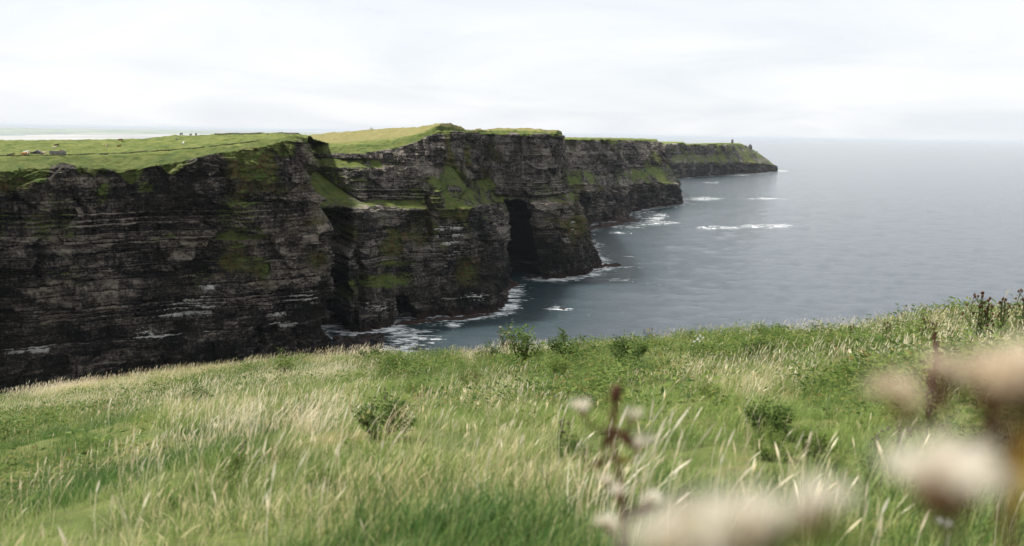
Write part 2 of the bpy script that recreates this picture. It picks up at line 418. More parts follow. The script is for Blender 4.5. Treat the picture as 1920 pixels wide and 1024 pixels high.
near_cliff, QA = make_cliff('near_cliff', A, 860, 450, [40, 90, 6, 90, 12, 36, 20, 10], 4, 1.0, seed=100, tone0=0.445, warm=0.30,
    grass_e=[(190, 362, 22, 28, .95), (272, 352, 22, 14, .9), (270, 300, 130, 16, .9), (70, 304, 110, 10, 1), (510, 335, 45, 13, 1.0), (470, 322, 30, 10, .8), (430, 400, 12, 30, .75), (420, 280, 60, 8, .9),
             (600, 290, 12, 40, .0), (330, 440, 60, 8, .7), (420, 440, 50, 7, .8), (130, 445, 18, 12, .8), (500, 510, 14, 30, .85), (480, 430, 40, 9, .75), (560, 395, 40, 10, .3)],
    guano_e=[(360, 590, 70, 38, .9), (290, 625, 70, 16, .8), (540, 595, 45, 32, .9), (190, 590, 30, 30, .45), (85, 655, 45, 16, .75), (30, 660, 30, 8, .6), (390, 545, 30, 22, .8), (560, 560, 60, 30, .6), (70, 590, 30, 10, .35), (480, 620, 40, 14, .6)],
    lich_e=[(545, 352, 60, 13, 1.0), (565, 415, 60, 16, 1.0), (590, 485, 40, 22, 1.1), (500, 320, 70, 14, .8), (430, 490, 20, 10, .9), (340, 310, 80, 20, .6), (60, 330, 80, 20, .6), (510, 530, 30, 30, .8), (600, 330, 20, 60, .4), (450, 290, 60, 14, .6), (10, 560, 14, 60, .5)],
    clefts=[(66, 78, 450, 520, 5, 4), (478, 490, 610, 720, 7, 4), (396, 401, 640, 730, 5, 2), (300, 306, 670, 760, 5, 2), (148, 158, 330, 400, 5, 4), (556, 564, 620, 720, 6, 3)],
    bare_e=[(165, 380, 16, 60, 1), (222, 340, 12, 14, 1), (120, 462, 150, 9, .8), (600, 420, 40, 18, .8)])

def bc(base, L1, L2, M1, M2, T1, T2, T3, G_, S_): return column(base, [L1, L2, M1, M2, T1, T2, T3, G_, S_])
B = [bc((560, 462), (560, 560, 1), (560, 505, 8), (560, 386, 12), (552, 296, 50), (552, 294, 52), (552, 286, 60), (552, 283, 61), (552, 270, 70), (530, 257, 170)),
     bc((605, 468), (605, 560, 1), (603, 505, 8), (600, 384, 12), (586, 316, 42), (584, 310, 44), (584, 294, 54), (584, 287, 55), (584, 273, 64), (570, 254, 170)),
     bc((640, 479), (640, 560, 1), (640, 510, 8), (634, 386, 12), (622, 343, 33), (614, 311, 38), (614, 296, 50), (614, 288, 52), (614, 273, 64), (612, 250, 180)),
     bc((680, 488), (680, 556, 1), (682, 512, 10), (682, 388, 16), (676, 377, 23), (668, 312, 32), (668, 297, 43), (666, 287, 45), (666, 272, 58), (666, 246, 190)),
     bc((745, 512), (745, 545, 1), (745, 500, 12), (742, 388, 18), (742, 374, 26), (735, 318, 32), (735, 300, 34), (733, 277, 37), (733, 264, 54), (733, 241, 190)),
     bc((790, 524), (790, 548, 1), (790, 512, 8), (788, 390, 16), (788, 372, 22), (782, 320, 28), (782, 290, 32), (782, 266, 36), (788, 252, 50), (786, 238.5, 100)),
     bc((830, 531), (830, 548, 1), (832, 520, 6), (815, 392, 10), (812, 350, 18), (818, 306, 38), (820, 280, 42), (818, 246, 48), (822, 236, 54), (826, 230.5, 64)),
     bc((885, 541), (880, 555, 1), (880, 530, 4), (870, 386, 14), (858, 336, 44), (846, 312, 62), (848, 280, 66), (850, 246, 70), (849, 240, 74), (848, 232, 80)),
     bc((923, 551), (918, 545, 1), (912, 515, 8), (896, 386, 24), (880, 376, 34), (868, 340, 80), (870, 285, 88), (872, 247, 92), (872, 244, 96), (872, 241.5, 102)),
     bc((930, 600), (922, 520, 2), (920, 500, 8), (905, 382, 40), (902, 372, 50), (898, 335, 80), (897, 285, 84), (896, 250, 88), (897, 246, 92), (898, 243, 100)),
     bc((946, 665), (942, 490, 1), (942, 480, 3), (932, 378, 20), (930, 366, 36), (925, 330, 45), (925, 285, 48), (925, 250, 50), (925, 246, 54), (925, 242, 62)),
     bc((990, 694), (985, 490, 1), (985, 480, 2), (975, 378, 8), (975, 369, 15), (970, 330, 24), (970, 290, 26), (970, 250, 28), (970, 246, 32), (970, 241, 40)),
     bc((1030, 688), (1030, 480, 1), (1030, 470, 2), (1018, 378, 10), (1015, 366, 24), (1012, 330, 30), (1012, 290, 32), (1012, 250, 34), (1012, 247, 38), (1012, 242, 46)),
     bc((1085, 708), (1083, 480, 1), (1082, 470, 2), (1070, 378, 12), (1058, 362, 28), (1048, 330, 34), (1046, 290, 35), (1044, 251, 36), (1044, 248.5, 40), (1044, 245, 48)),
     bc((1106, 765), (1102, 455, 1), (1101, 445, 2), (1082, 388, 8), (1064, 364, 26), (1060, 330, 30), (1057, 290, 31), (1055, 254, 32), (1054, 250, 36), (1053, 246.5, 44))]
for k_, ex in ((0, 34), (1, 34), (2, 30), (3, 20), (4, 10)):          # hollow behind the tip of the near cliff
    for r_ in range(3, len(B[k_])):
        q_ = B[k_][r_] - CAM; B[k_][r_] = CAM + q_ * (1 + ex * min(1, (r_ - 2) / 2) / q_[1])
B.append(wrap(B[-1], 1098, 850, 1.5)); B.append(wrap(B[-2], 1080, 1050, 3))
middle_cliff, QB = make_cliff('middle_cliff', B, 860, 400, [36, 14, 84, 26, 34, 18, 30, 12, 34, 14, 8], 7, 1.0, seed=200, tone0=0.44,
    clefts=[(600, 652, 396, 700, 30, 7), (668, 678, 470, 615, 9, 2), (803, 812, 352, 450, 9, 2), (902, 912, 392, 540, 8, 3), (836, 841, 560, 600, 6, 1.5), (1040, 1045, 400, 510, 6, 1.5), (872, 878, 255, 370, 7, 2), (700, 705, 590, 620, 6, 1.5)],
    caves=[(944, 998, 377, 520, 95, 2.0), (746, 773, 556, 602, 26, 1.2)], dry_field=0.85, field_row=8.15,
    grass_e=[(640, 303, 55, 8, .9), (625, 350, 40, 34, 1.0), (720, 380, 70, 8, .85), (845, 335, 32, 30, 1.0), (868, 365, 22, 18, 1.0), (920, 368, 18, 9, .9), (740, 494, 50, 7, .85), (720, 525, 60, 16, .9), (650, 540, 26, 26, .8),
             (1010, 365, 18, 6, .7), (880, 510, 26, 30, .5), (740, 425, 70, 30, .42), (640, 282, 80, 6, .9), (850, 245, 30, 4, .6), (960, 246, 80, 3, .7), (1020, 400, 60, 25, .25)],
    guano_e=[(840, 440, 30, 24, .95), (855, 470, 24, 16, .7), (890, 556, 36, 10, .85), (840, 560, 40, 7, .7), (705, 578, 60, 12, .8), (720, 600, 22, 14, .6), (1060, 452, 40, 6, .8), (1075, 430, 9, 22, .7), (870, 500, 20, 10, .5), (652, 390, 40, 3, .6)],
    lich_e=[(880, 510, 36, 34, .9), (850, 300, 40, 30, .6), (1080, 430, 40, 40, .7), (740, 440, 100, 40, .55), (1060, 380, 40, 14, .8), (850, 400, 40, 14, .6), (880, 300, 10, 60, .4)])

D = [column((1030, 1050), [(1030, 345, 4), (1030, 315, 32), (1030, 264, 40), (1030, 261, 46), (1030, 258, 120)]),
     column((1098, 1085), [(1098, 345, 4), (1090, 316, 34), (1080, 263, 44), (1080, 260.5, 50), (1080, 258, 130)]),
     column((1130, 1180), [(1130, 350, 3), (1128, 332, 20), (1122, 263, 28), (1122, 261, 36), (1122, 258.5, 140)]),
     column((1187, 1350), [(1185, 345, 4), (1180, 318, 42), (1165, 263, 58), (1165, 261.5, 66), (1165, 259, 150)]),
     column((1240, 1440), [(1240, 343, 4), (1230, 312, 48), (1205, 264.5, 72), (1205, 262.5, 80), (1205, 260, 160)]),
     column((1275, 1515), [(1275, 345, 2), (1252, 308, 34), (1234, 266, 60), (1233, 263.5, 66), (1232, 261.5, 110)])]
D.append(wrap(D[-1], 1268, 1660, 2)); D.append(wrap(D[-2], 1235, 1950, 4))
far_cliff, QD = make_cliff('far_cliff', D, 460, 210, [52, 26, 52, 8, 20, 10, 8], 3, 1.25, seed=300, tone0=0.50, gmul=0.78,
    grass_e=[(1085, 328, 26, 14, 1.0), (1200, 326, 55, 14, 1.0), (1245, 330, 26, 16, .9), (1130, 335, 40, 8, .6)],
    guano_e=[(1255, 372, 24, 6, .5)], lich_e=[(1180, 350, 70, 10, .5), (1250, 300, 12, 26, .6)])
E = [column((1225, 2400), [(1225, 306, 3), (1225, 292, 30), (1225, 269, 50), (1225, 267.5, 60), (1225, 265.5, 200)]),
     column((1283, 2440), [(1283, 306, 3), (1282, 290, 32), (1281, 268.5, 45), (1281, 267.5, 55), (1281, 266, 200)]),
     column((1288, 2470), [(1288, 307, 3), (1287, 292, 25), (1286, 272, 40), (1286, 271, 50), (1286, 269.5, 200)]),
     column((1351, 2680), [(1351, 304, 4), (1350, 288, 42), (1348, 270.5, 60), (1348, 269, 70), (1348, 268, 200)]),
     column((1380, 2780), [(1380, 304, 5), (1376, 285, 55), (1370, 271, 80), (1370, 269.5, 90), (1368, 268, 180)]),
     column((1410, 2880), [(1410, 304, 5), (1402, 284, 60), (1391, 273, 90), (1390, 270.5, 100), (1387, 268.5, 150)]),
     column((1440, 2990), [(1440, 309, 4), (1424, 292, 50), (1409, 280, 80), (1408, 279, 90), (1408, 277.5, 110)]),
     column((1454, 3050), [(1452, 311, 4), (1441, 301, 30), (1425, 290, 60), (1424, 289, 65), (1423, 288, 75)])]
E.append(wrap(E[-1], 1452, 3180, 4)); E.append(wrap(E[-2], 1430, 3550, 6))
headland, QE = make_cliff('headland', E, 420, 150, [40, 26, 34, 6, 18, 10, 8], 3, 1.6, seed=400, tone0=0.50, gmul=0.85,
    grass_e=[(1320, 296, 60, 8, .9), (1290, 290, 14, 10, .9), (1370, 288, 30, 10, .55), (1420, 300, 16, 8, .6), (1260, 298, 20, 6, .7)], guano_e=[(1414, 317, 10, 3, .5), (1295, 315, 6, 5, .5)], lich_e=[(1390, 300, 50, 14, .7)])

# ------------------------------------------------------------------ sea
def sea_material():
    m, t = mat_new('sea_water'); g = G(t)
    p = g.pos()
    foam = g.attr('foam'); shade = g.attr('cliff_shade')
    w1 = g.noise(g.scaled(p, 0.14, 0.34, 0.2), 1.0, 6, 0.72, 0.6)
    w2 = g.noise(g.scaled(p, 0.022, 0.05, 0.2), 1.0, 4, 0.55, 0.3)
    h = g.math('ADD', g.math('MULTIPLY', w1, 1.7), g.math('MULTIPLY', w2, 1.8))
    n = g.bump(h, 1.0, 0.6)
    fn = g.noise(g.scaled(p, 0.06, 0.20, 0.16), 1.0, 8, 0.74, 1.6)
    fm = g.remap(g.math('ADD', foam, g.math('MULTIPLY', g.math('SUBTRACT', fn, 0.5), 2.6)), 0.48, 0.72)
    body = g.mix(shade, (0.063, 0.076, 0.089), (0.008, 0.030, 0.034))  # water by the cliffs painted darker, for their shadow and reflection
    water = g.principled(body, 0.12, 0.5, n)
    wn = water.node; wn.inputs['IOR'].default_value = 1.33
    fo = g.principled((0.82, 0.84, 0.84), 0.9, 0.1)
    mx = g.n('ShaderNodeMixShader'); g.l(fm, mx.inputs[0]); g.l(water, mx.inputs[1]); g.l(fo, mx.inputs[2])
    g.out(mx.outputs[0])
    return m
M_SEA = sea_material()
def build_sea():
    dep = np.concatenate([np.linspace(620, 60, 230), np.linspace(58, 6, 40), np.array([5, 4, 3.2, 2.4, 1.6, 1.1, 0.8])])
    rad = np.concatenate([[0.5, 60, 180], CAMZ * FPX / dep])
    azf = np.linspace(R_(-42), R_(42), 520)
    azc1 = np.linspace(R_(-180), R_(-43.5), 40); azc2 = np.linspace(R_(43.5), R_(180), 40)
    az = np.concatenate([azc1, azf, azc2])
    AZ, RD = np.meshgrid(az, rad, indexing='ij')
    X = np.sin(AZ) * RD; Y = np.cos(AZ) * RD; Z = np.zeros_like(X)
    V = np.stack([X, Y, Z], -1).reshape(-1, 3)
    # shoreline distance
    shore = []
    for Q in (QA, QB, QD, QE):
        c = np.argmin(np.abs(Q[:, :60, 2] - 0.3), axis=1); shore.append(Q[np.arange(len(Q)), c])
    shore = np.concatenate(shore)[::2, :2]
    dist = np.full(len(V), 1e9)
    near = np.where((V[:, 1] > 300) & (V[:, 1] < 4200) & (np.abs(V[:, 0]) < 2600))[0]
    for k in range(0, len(near), 8000):
        ii = near[k:k + 8000]
        dd = ((V[ii, None, :2].astype(np.float32) - shore[None].astype(np.float32)) ** 2).sum(2)
        dist[ii] = np.sqrt(dd.min(1))
    px, py = pix(V)
    front = V[:, 1] > 50
    foam = 1.0 * np.exp(-(dist / (9 + V[:, 1] / 160.0)) ** 1.2)
    fe = [(765, 632, 70, 26, .62), (740, 655, 60, 16, .66), (840, 606, 60, 6, .5), (760, 640, 34, 14, .75), (760, 662, 26, 12, .9), (790, 622, 30, 6, .55), (852, 610, 20, 5, .75), (700, 655, 40, 12, .5), (1045, 578, 28, 5, .72), (945, 550, 16, 10, .75), (960, 605, 6, 12, .45), (920, 590, 24, 5, .5),
          (1130, 504, 36, 7, .8), (1170, 502, 24, 4, .7), (1090, 513, 30, 4, .6), (1180, 481, 16, 2.5, .6), (1160, 525, 40, 8, .42), (1220, 405, 32, 10, .8), (1230, 418, 50, 5, .75), (1170, 425, 50, 4, .6), (1110, 432, 20, 3, .7),
          (1345, 427, 46, 3.5, .85), (1435, 424, 50, 4.5, .9), (1320, 373, 40, 3.5, .8), (1295, 372, 16, 5, .5), (1430, 373, 34, 2, .75), (1475, 373, 14, 1.5, .6), (1330, 343, 18, 1.6, .8), (1350, 328, 70, 2.5, .75), (1300, 331, 24, 3, .85),
          (1400, 325, 40, 2, .7), (1460, 321, 22, 2, .85), (1345, 340, 6, 1.2, .5), (1270, 385, 14, 4, .6), (1160, 437, 40, 3, .5), (1200, 394, 30, 8, .6)]
    foam = np.where(front, np.maximum(foam, 0.95 * ellipses(px, py, fe)), 0)
    foam = np.minimum(foam, np.where(V[:, 1] > 1000, 0.46, 0.56))
    foam = np.maximum(foam, 0.14 * np.exp(-(dist / 120.0)))
    Z = V[:, 2]
    ww = np.clip((6000 - np.hypot(V[:, 0], V[:, 1])) / 3000, 0, 1)
    Z += ww * (0.45 * vnoise(V[:, 0] / 26, V[:, 1] / 14, 0 * Z, 5) + 0.25 * vnoise(V[:, 0] / 9, V[:, 1] / 7, 0 * Z, 6))
    V[:, 2] = Z
    shade = 0.95 * np.exp(-(dist / 70.0) ** 1.5)
    me = np_mesh('sea', V, grid_faces(len(az), len(rad), True), M_SEA)
    attr(me, 'foam', foam); attr(me, 'cliff_shade', shade)
    tag(link(bpy.data.objects.new('sea', me)), kind='structure')
build_sea()

# ------------------------------------------------------------------ mesh builder (triangles)
class MB:
    def __init__(s): s.V = []; s.T = []; s.n = 0
    def add(s, V, T):
        s.V.append(np.asarray(V, float).reshape(-1, 3)); s.T.append(np.asarray(T, int).reshape(-1, 3) + s.n); s.n += len(s.V[-1])
    def tube(s, path, rad, sides=5, cap=True):
        path = np.asarray(path, float); k = len(path); rad = np.broadcast_to(rad, (k,))
        t = np.gradient(path, axis=0); t /= np.linalg.norm(t, axis=1, keepdims=True) + 1e-12
        ref = np.array([0, 0, 1.0]) if abs(t[0][2]) < 0.8 else np.array([1.0, 0, 0])
        a = np.cross(t, ref); a /= np.linalg.norm(a, axis=1, keepdims=True) + 1e-12
        b = np.cross(t, a)
        th = np.arange(sides) * 2 * math.pi / sides
        V = path[:, None] + rad[:, None, None] * (np.cos(th)[None, :, None] * a[:, None] + np.sin(th)[None, :, None] * b[:, None])
        T = []
        for i in range(k - 1):
            for j in range(sides):
                p, q = i * sides + j, i * sides + (j + 1) % sides
                T += [(p, q, q + sides), (p, q + sides, p + sides)]
        V = V.reshape(-1, 3)
        if cap:
            V = np.concatenate([V, path[:1], path[-1:]]); c0, c1 = len(V) - 2, len(V) - 1
            for j in range(sides):
                T += [(c0, (j + 1) % sides, j), (c1, (k - 1) * sides + j, (k - 1) * sides + (j + 1) % sides)]
        s.add(V, T)
    def blob(s, c, r, nu=8, nv=6, jit=0.0, rnd=None, rot=None):
        V = []
        for i in range(nv + 1):
            ph = math.pi * i / nv
            for j in range(nu):
                th = 2 * math.pi * j / nu
                k = 1 + (jit * (rnd.random() * 2 - 1) if rnd else 0)
                V.append((math.sin(ph) * math.cos(th) * k, math.sin(ph) * math.sin(th) * k, math.cos(ph) * k))
        V = np.array(V) * np.asarray(r)
        if rot is not None: V = V @ np.asarray(rot).T
        T = []
        for i in range(nv):
            for j in range(nu):
                p, q = i * nu + j, i * nu + (j + 1) % nu
                T += [(p, p + nu, q + nu), (p, q + nu, q)]
        s.add(V + np.asarray(c), T)
    def box(s, c, half, rz=0.0, jit=0.0, rnd=None):
        V = np.array([(x, y, z) for x in (-1, 1) for y in (-1, 1) for z in (-1, 1)], float) * np.asarray(half)
        if jit: V += np.array([[rnd.uniform(-jit, jit) for _ in range(3)] for _ in range(8)]) * np.asarray(half)
        ca, sa = math.cos(rz), math.sin(rz)
        V = V @ np.array([[ca, sa, 0], [-sa, ca, 0], [0, 0, 1]])
        T = [(0, 1, 3), (0, 3, 2), (4, 6, 7), (4, 7, 5), (0, 4, 5), (0, 5, 1), (2, 3, 7), (2, 7, 6), (0, 2, 6), (0, 6, 4), (1, 5, 7), (1, 7, 3)]
        s.add(V + np.asarray(c), T)
    def leaf(s, base, d, n, length, width, fold=0.2):
        d = d / (np.linalg.norm(d) + 1e-9); side = np.cross(d, n); side /= np.linalg.norm(side) + 1e-9
        up = np.cross(side, d)
        mid = base + d * length * 0.45
        V = [base, mid + side * width * 0.5 + up * fold * width, base + d * length - up * 0.12 * length, mid - side * width * 0.5 + up * fold * width, mid]
        s.add(V, [(0, 1, 4), (1, 2, 4), (0, 4, 3), (4, 2, 3)])
    def mesh(s, name, mat, smooth=False):
        return np_mesh(name, np.concatenate(s.V), np.concatenate(s.T), mat, smooth)
    def build(s, name, mat, parent=None, smooth=False):
        return link(bpy.data.objects.new(name, s.mesh(name, mat, smooth)), parent)
def empty(name, loc, rz=0.0):
    e = bpy.data.objects.new(name, None); e.empty_display_size = 0.1
    e.location = loc; e.rotation_euler = (0, 0, rz); return link(e)
def copy_tree(o, parent=None):
    c = o.copy(); COL.objects.link(c); c.parent = parent
    for ch in list(o.children):
        copy_tree(ch, c)
    return c

# ------------------------------------------------------------------ plant materials
def plant_mat(name, ramp, transl=0.35, noise=6.0, rough=0.7):
    """leafy material: colour from object-space noise, some light let through"""
    m, t = mat_new(name); g = G(t)
    tc = g.n('ShaderNodeTexCoord').outputs['Object']
    c = g.ramp(g.noise(tc, noise, 3, 0.6), ramp)
    d = g.principled(c, rough, 0.1)
    tr = g.n('ShaderNodeBsdfTranslucent'); g.l(c, tr.inputs[0])
    mx = g.n('ShaderNodeMixShader'); mx.inputs[0].default_value = transl; g.l(d, mx.inputs[1]); g.l(tr.outputs[0], mx.inputs[2])
    g.out(mx.outputs[0]); return m
def blade_mat(name, lo, hi, dry, transl=0.4):
    """grass blades: colour by clump tint (carried by the instance), blade and height"""
    m, t = mat_new(name); g = G(t)
    ta = g.n('ShaderNodeAttribute'); ta.attribute_type = 'INSTANCER'; ta.attribute_name = 'tint'
    da = g.n('ShaderNodeAttribute'); da.attribute_type = 'INSTANCER'; da.attribute_name = 'dry'
    h = g.attr('along'); v = g.attr('var')
    c = g.mix(g.math('ADD', ta.outputs['Fac'], g.math('MULTIPLY', g.math('SUBTRACT', v, 0.5), 0.7)), lo, hi)
    df = g.remap(g.math('ADD', g.math('ADD', da.outputs['Fac'], g.math('MULTIPLY', h, 0.25)), g.math('MULTIPLY', g.math('SUBTRACT', v, 0.5), 0.9)), 0.45, 0.95)
    c = g.mix(df, c, dry)
    d = g.principled(c, 0.65, 0.1)
    tr = g.n('ShaderNodeBsdfTranslucent'); g.l(c, tr.inputs[0])
    mx = g.n('ShaderNodeMixShader'); mx.inputs[0].default_value = transl; g.l(d, mx.inputs[1]); g.l(tr.outputs[0], mx.inputs[2])
    g.out(mx.outputs[0]); return m
M_BLADE = blade_mat('green_blades', (0.055, 0.125, 0.034), (0.27, 0.345, 0.10), (0.66, 0.56, 0.35))
M_STRAW = blade_mat('straw_blades', (0.52, 0.40, 0.21), (0.76, 0.67, 0.48), (0.80, 0.73, 0.58), 0.3)
M_LEAF = plant_mat('dark_leaf', [(0.3, (0.030, 0.062, 0.016)), (0.5, (0.062, 0.105, 0.024)), (0.7, (0.115, 0.155, 0.035))])
M_LEAF2 = plant_mat('fresh_leaf', [(0.3, (0.055, 0.10, 0.02)), (0.5, (0.10, 0.155, 0.03)), (0.7, (0.17, 0.20, 0.045))])
M_LEAF3 = plant_mat('ruddy_leaf', [(0.3, (0.05, 0.075, 0.02)), (0.5, (0.10, 0.12, 0.03)), (0.68, (0.17, 0.085, 0.035))], noise=9)
M_STEM = plant_mat('green_stem', [(0.3, (0.07, 0.09, 0.03)), (0.7, (0.14, 0.13, 0.06))], 0.1)
M_BROWN = plant_mat('dead_brown', [(0.3, (0.045, 0.022, 0.014)), (0.55, (0.10, 0.045, 0.025)), (0.75, (0.17, 0.09, 0.05))], 0.15)
M_CALYX = plant_mat('calyx_brown', [(0.3, (0.11, 0.055, 0.03)), (0.7, (0.25, 0.14, 0.07))], 0.15)
M_FLUFF = plant_mat('seed_fluff', [(0.35, (0.70, 0.60, 0.48)), (0.6, (0.88, 0.84, 0.76))], 0.45, 90.0)
M_FLUFF2 = plant_mat('tan_fluff', [(0.35, (0.55, 0.42, 0.29)), (0.6, (0.86, 0.76, 0.62))], 0.45, 90.0)
M_PURPLE = plant_mat('purple_bloom', [(0.3, (0.24, 0.10, 0.27)), (0.7, (0.42, 0.24, 0.45))], 0.3)
M_WHITE = plant_mat('white_petal', [(0.3, (0.72, 0.72, 0.70)), (0.7, (0.85, 0.85, 0.83))], 0.3)
M_YLEAF = plant_mat('yellow_leaf', [(0.3, (0.42, 0.24, 0.03)), (0.7, (0.55, 0.36, 0.05))], 0.4)
def ground_mat():
    m, t = mat_new('meadow_turf'); g = G(t); p = g.pos()
    c = g.ramp(g.noise(p, 0.9, 5, 0.6), [(0.3, (0.045, 0.07, 0.018)), (0.55, (0.09, 0.11, 0.03)), (0.75, (0.17, 0.14, 0.06))])
    c = g.mix(g.remap(g.noise(p, 9.0, 4, 0.6), 0.4, 0.7, 0, 0.6), c, (0.05, 0.05, 0.022))
    g.out(g.principled(c, 0.95, 0.1, g.bump(g.noise(p, 14, 4), 0.8, 0.05))); return m

# ------------------------------------------------------------------ meadow terrain
RIDGE = [(-320, 836, 36), (-120, 785, 35), (0, 757, 34), (100, 740, 33), (200, 723, 32), (300, 709, 31), (400, 698, 30), (500, 687, 29.5), (640, 677, 28), (760, 676, 26), (900, 674, 25), (1000, 668, 24.5), (1100, 659, 24), (1200, 642, 23.5),
         (1300, 634, 23), (1400, 627, 22.5), (1500, 628, 22), (1600, 628, 21), (1700, 615, 20), (1800, 609, 19), (1900, 598, 18), (2100, 570, 17), (2300, 542, 17)]
_ra, _rd, _rz = [], [], []
for (a_, b_, c_) in RIDGE:
    b_ = b_ + 8 * float(sstep(950, 1250, a_))
    d_ = ray(a_, b_); hd = math.hypot(d_[0], d_[1]); _ra.append(math.atan2(d_[0], d_[1])); _rd.append(c_); _rz.append(d_[2] / hd * c_)
_ra = [-math.pi, R_(-100)] + _ra + [R_(100), math.pi]; _rd = [40, 40] + _rd + [40, 40]; _rz = [2.0, -8.0] + _rz + [1.0, 2.0]
Z0 = -1.30; D0 = 2.1
def ground(x, y):
    x = np.asarray(x, float); y = np.asarray(y, float)
    d = np.hypot(x, y); az = np.arctan2(x, y)
    dr = np.interp(az, _ra, _rd); zr = np.interp(az, _ra, _rz)
    t = np.clip((d - D0) / (dr - D0), 0, 1)
    z = Z0 + (zr - Z0) * (t + 0.10 * t * (1 - t))
    over = np.maximum(d - dr, 0)
    z = z + (zr - Z0) / (dr - D0) * over - 0.055 * over**2
    f = sstep(1.5, 6, d)
    z = z + f * (0.20 * fbm(x / 5.5, y / 5.5, 0 * x, 2, 901) + 0.07 * vnoise(x / 1.1, y / 1.1, 0 * x, 905)) * (0.4 + 0.6 * sstep(30, 12, d) )
    return np.maximum(CAMZ + z, -8.0)
def build_meadow():
    az = np.concatenate([np.linspace(R_(-180), R_(-52), 40)[:-1], np.linspace(R_(-52), R_(52), 240), np.linspace(R_(52), R_(180), 40)[1:]])
    rad = np.concatenate([[0.02], np.linspace(0.5, 4, 14), np.linspace(4.3, 40, 150), np.linspace(41, 100, 40)])
    AZ, RD = np.meshgrid(az, rad, indexing='ij')
    X, Y = np.sin(AZ) * RD, np.cos(AZ) * RD
    V = np.stack([X, Y, ground(X, Y)], -1)
    me = np_mesh('meadow', V.reshape(-1, 3), grid_faces(len(az), len(rad), True), ground_mat())
    tag(link(bpy.data.objects.new('meadow', me)), kind='structure')
build_meadow()
def ground_hit(px, py):
    d = ray(px, py); d = d / np.linalg.norm(d)
    ts = np.concatenate([np.arange(1.0, 60, 0.05)])
    pts = CAM + ts[:, None] * d
    below = pts[:, 2] <= ground(pts[:, 0], pts[:, 1])
    k = int(np.argmax(below)) if below.any() else int(np.argmin(pts[:, 2] - ground(pts[:, 0], pts[:, 1])))
    p = pts[k]
    return np.array([p[0], p[1], float(ground(p[0], p[1]))])

# ------------------------------------------------------------------ grass
WIND = np.array([0.85, 0.25])
def blades(rn, n, radius, h0, h1, w, bend0, bend1, segs=3, head=None, spread=0.5):
    """n curved blades leaning with the wind; returns verts, tris, along, var"""
    V, T, A_, B_ = [], [], [], []
    base = 0
    for _ in range(n):
        r = radius * math.sqrt(rn.random()); th = rn.random() * 6.283
        bx, by = r * math.cos(th), r * math.sin(th)
        h = rn.uniform(h0, h1); bend = rn.uniform(bend0, bend1)
        a = rn.gauss(0, 0.9); dx = math.cos(a) * WIND[0] - math.sin(a) * WIND[1]; dy = math.sin(a) * WIND[0] + math.cos(a) * WIND[1]
        ox, oy = spread * (bx / radius) * 0.35, spread * (by / radius) * 0.35
        fa = rn.random() * 6.283; sx, sy = math.cos(fa), math.sin(fa)
        var = rn.random()
        ww = w * rn.uniform(0.7, 1.3)
        prof = [(0, 1.0), (0.4, 0.95), (0.75, 0.65), (1.0, 0.0)] if head is None else [(0, 0.55), (0.45, 0.5), (0.78, 0.5), (0.86, head), (0.94, head * 0.7), (1.0, 0.0)]
        i0 = base
        for q, (t, wf) in enumerate(prof):
            k = t * t
            px = bx + h * (bend * dx * k + ox * t); py = by + h * (bend * dy * k + oy * t); pz = h * (t - 0.35 * bend * bend * k)
            if wf > 0:
                hw = ww * wf * 0.5
                V += [(px - sx * hw, py - sy * hw, pz), (px + sx * hw, py + sy * hw, pz)]; A_ += [t, t]; B_ += [var, var]; base += 2
            else:
                V.append((px, py, pz)); A_.append(t); B_.append(var); base += 1
        nq = len(prof) - 2
        for q in range(nq):
            a0 = i0 + 2 * q
            T += [(a0, a0 + 1, a0 + 3), (a0, a0 + 3, a0 + 2)]
        a0 = i0 + 2 * nq
        T.append((a0, a0 + 1, a0 + 2))
    return np.array(V), np.array(T), np.array(A_), np.array(B_)
def library(name, specs, mat):
    col = bpy.data.collections.new(name)
    for i, sp in enumerate(specs):
        V, T, a, b = sp
        me = np_mesh('%s_clump' % name, V, T, mat, True)
        attr(me, 'along', a); attr(me, 'var', b)
        col.objects.link(bpy.data.objects.new('clump_%02d' % i, me))
    return col
